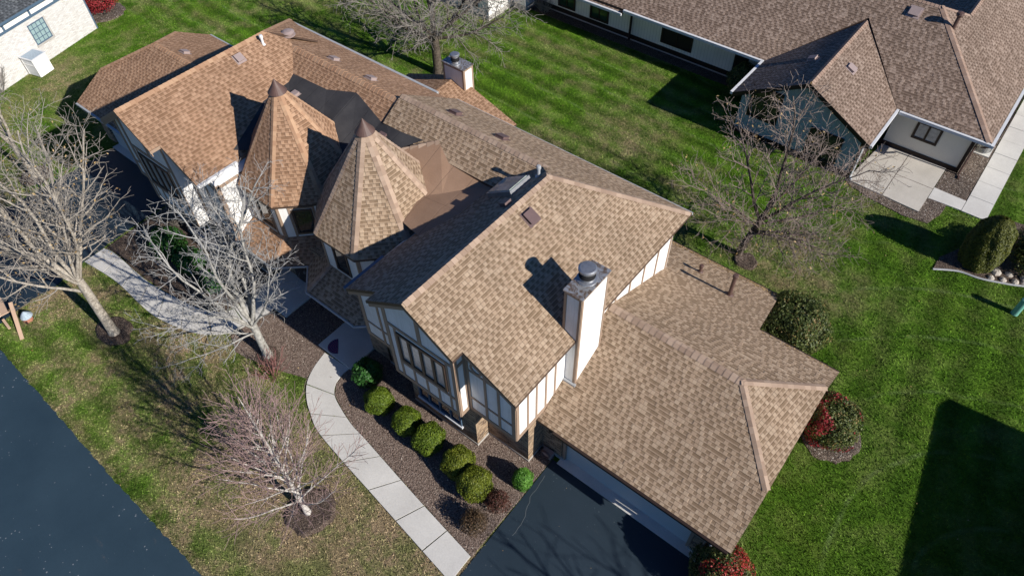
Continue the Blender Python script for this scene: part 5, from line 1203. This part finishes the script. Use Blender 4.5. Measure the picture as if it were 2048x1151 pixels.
def visible(P, z=0, mar=1.04):
    Q = np.c_[P, np.full(len(P), z), np.ones(len(P))] @ np.array(CM).T
    w = -Q[:, 2]; f = 1407.8/1024
    return (w > 1) & (abs(Q[:, 0]/w*f) < mar) & (abs(Q[:, 1]/w*f) < mar*.5625)
def scatter(n, seed, box=(-60, 12, -6, 56)):
    rs = np.random.default_rng(seed); P = np.c_[rs.uniform(box[0], box[1], n), rs.uniform(box[2], box[3], n)]
    return P[visible(P)], rs
def lawn_mask(P):
    k = np.ones(len(P), bool)
    for pl in polys: k &= ~inpoly(P, pl)
    for cx, cy, r in circ: k &= (P[:, 0]-cx)**2+(P[:, 1]-cy)**2 > r*r
    k &= ~((P[:, 1] > 35) & (P[:, 0] < .1)); k &= ~((P[:, 0] > -10.2) & (P[:, 0] < -4) & (P[:, 1] > 31))
    u_ = (P[:, 0]+47.24)*.963+(P[:, 1]-15.75)*.269; k &= ~((u_ < 0) & (P[:, 1] < 16))
    return k
P, rs = scatter(2300000, 3); k = lawn_mask(P); P = P[k]
dist = np.linalg.norm(np.c_[P, np.full(len(P), -23.5)], axis=1); keep = rs.random(len(P)) < np.clip((30/dist)**1.2, .3, 1); P = P[keep]
n = len(P); th_ = rs.random(n)*6.283; hgt = .035+.045*rs.random(n); wd = .009+.010*rs.random(n)
lean = rs.normal(size=(n, 2))*.040
a = np.c_[np.cos(th_)*wd, np.sin(th_)*wd, np.zeros(n)]; B0 = np.c_[P, np.zeros(n)]; tip = B0+np.c_[lean, hgt]
V = np.stack([B0-a, B0+a, tip], 1).reshape(-1, 3)
o = np_mesh('grass', V, np.arange(n*3).reshape(-1, 3), M['blades']); o['kind'] = 'stuff'
P, rs = scatter(14000, 9); k = np.ones(len(P), bool); u_ = rs.random(len(P))
near = np.exp(-((P[:, 0]+25)**2/60+(P[:, 1]-3)**2/30))+np.exp(-((P[:, 0]+5.5)**2/40+(P[:, 1]-23)**2/12))+.12+.7*np.exp(-((P[:, 0]+19)**2/20+(P[:, 1]-6.5)**2/6))
k = (u_ < near*.55) & lawn_mask(P) | ((u_ < near*.5) & (P[:, 1] < 9.6) & (P[:, 1] > -.5)); P = P[k]; n = len(P)
a = np.c_[rs.normal(size=(n, 2)), rs.normal(size=n)*.35]; a /= np.linalg.norm(a, axis=1)[:, None]; b = np.cross(np.c_[rs.normal(size=(n, 2))*.3, np.ones(n)], a); s_ = (.014+.030*rs.random(n)**2)[:, None]
C_ = np.c_[P, .06+.03*rs.random(n)]; V = np.stack([C_-a*s_, C_+b*s_*.6, C_+a*s_, C_-b*s_*.6], 1).reshape(-1, 3)
o = np_mesh('fallen_leaves', V, np.arange(n*4).reshape(-1, 4), M['dryleaf']); o['kind'] = 'stuff'
# pebbles
rs = np.random.default_rng(12); P = np.c_[rs.uniform(-29.5, -6.3, 260000), rs.uniform(5.2, 9.9, 260000)]
k = inpoly(P, bedA) | inpoly(P, bedB); P = P[k]; n = len(P)
r_ = .012+.018*rs.random(n)**2; C_ = np.c_[P, .035+r_*.3]
oc = np.array([(1, 0, 0), (0, 1, 0), (-1, 0, 0), (0, -1, 0), (0, 0, 1)], dtype=float); sc3 = rs.uniform(.7, 1.3, (n, 5, 1))
rot = rs.random(n)*6.28; cr, sr = np.cos(rot), np.sin(rot)
v = oc[None]*sc3*r_[:, None, None]; v = np.stack([v[..., 0]*cr[:, None]-v[..., 1]*sr[:, None], v[..., 0]*sr[:, None]+v[..., 1]*cr[:, None], v[..., 2]*.8], -1)+C_[:, None]
f = np.array([(0, 1, 4), (1, 2, 4), (2, 3, 4), (3, 0, 4)]); F = (f[None]+np.arange(n)[:, None, None]*5).reshape(-1, 3)
def pebble_mat():
    t = NT('lava_pebbles'); r = t.island()
    return t.fin(t.ramp(r, [(0, (.075, .052, .042)), (.4, (.165, .12, .097)), (.85, (.245, .19, .158)), (.985, (.32, .26, .215)), (1, (.6, .52, .44))]), .85, .2)
o = np_mesh('pebbles', v.reshape(-1, 3), F, pebble_mat()); o['kind'] = 'stuff'

# leaf litter caught along the rear gutter and valleys of the garage roof
rs = np.random.default_rng(77); n = 420
x = rs.uniform(-7.9, -3.1, n); y = 20.05-np.abs(rs.normal(size=n))*.10; z = 4.70-.43*(y-13.56)+.015
x2 = rs.uniform(-2.7, .1, 60); y2 = 16.9-np.abs(rs.normal(size=60))*.07; P = np.c_[np.r_[x, x2], np.r_[y, y2], np.r_[z, 4.70-.43*(y2-13.56)+.015]]; n = len(P)
a = np.c_[rs.normal(size=(n, 2)), rs.normal(size=n)*.3]; a /= np.linalg.norm(a, axis=1)[:, None]; b = np.cross(np.c_[rs.normal(size=(n, 2))*.3, np.ones(n)], a); s_ = (.015+.022*rs.random(n))[:, None]
V = np.stack([P-a*s_, P+b*s_*.6, P+a*s_, P-b*s_*.6], 1).reshape(-1, 3)
o = np_mesh('roof_leaf_litter', V, np.arange(n*4).reshape(-1, 4), M['dryleaf']); o['kind'] = 'stuff'
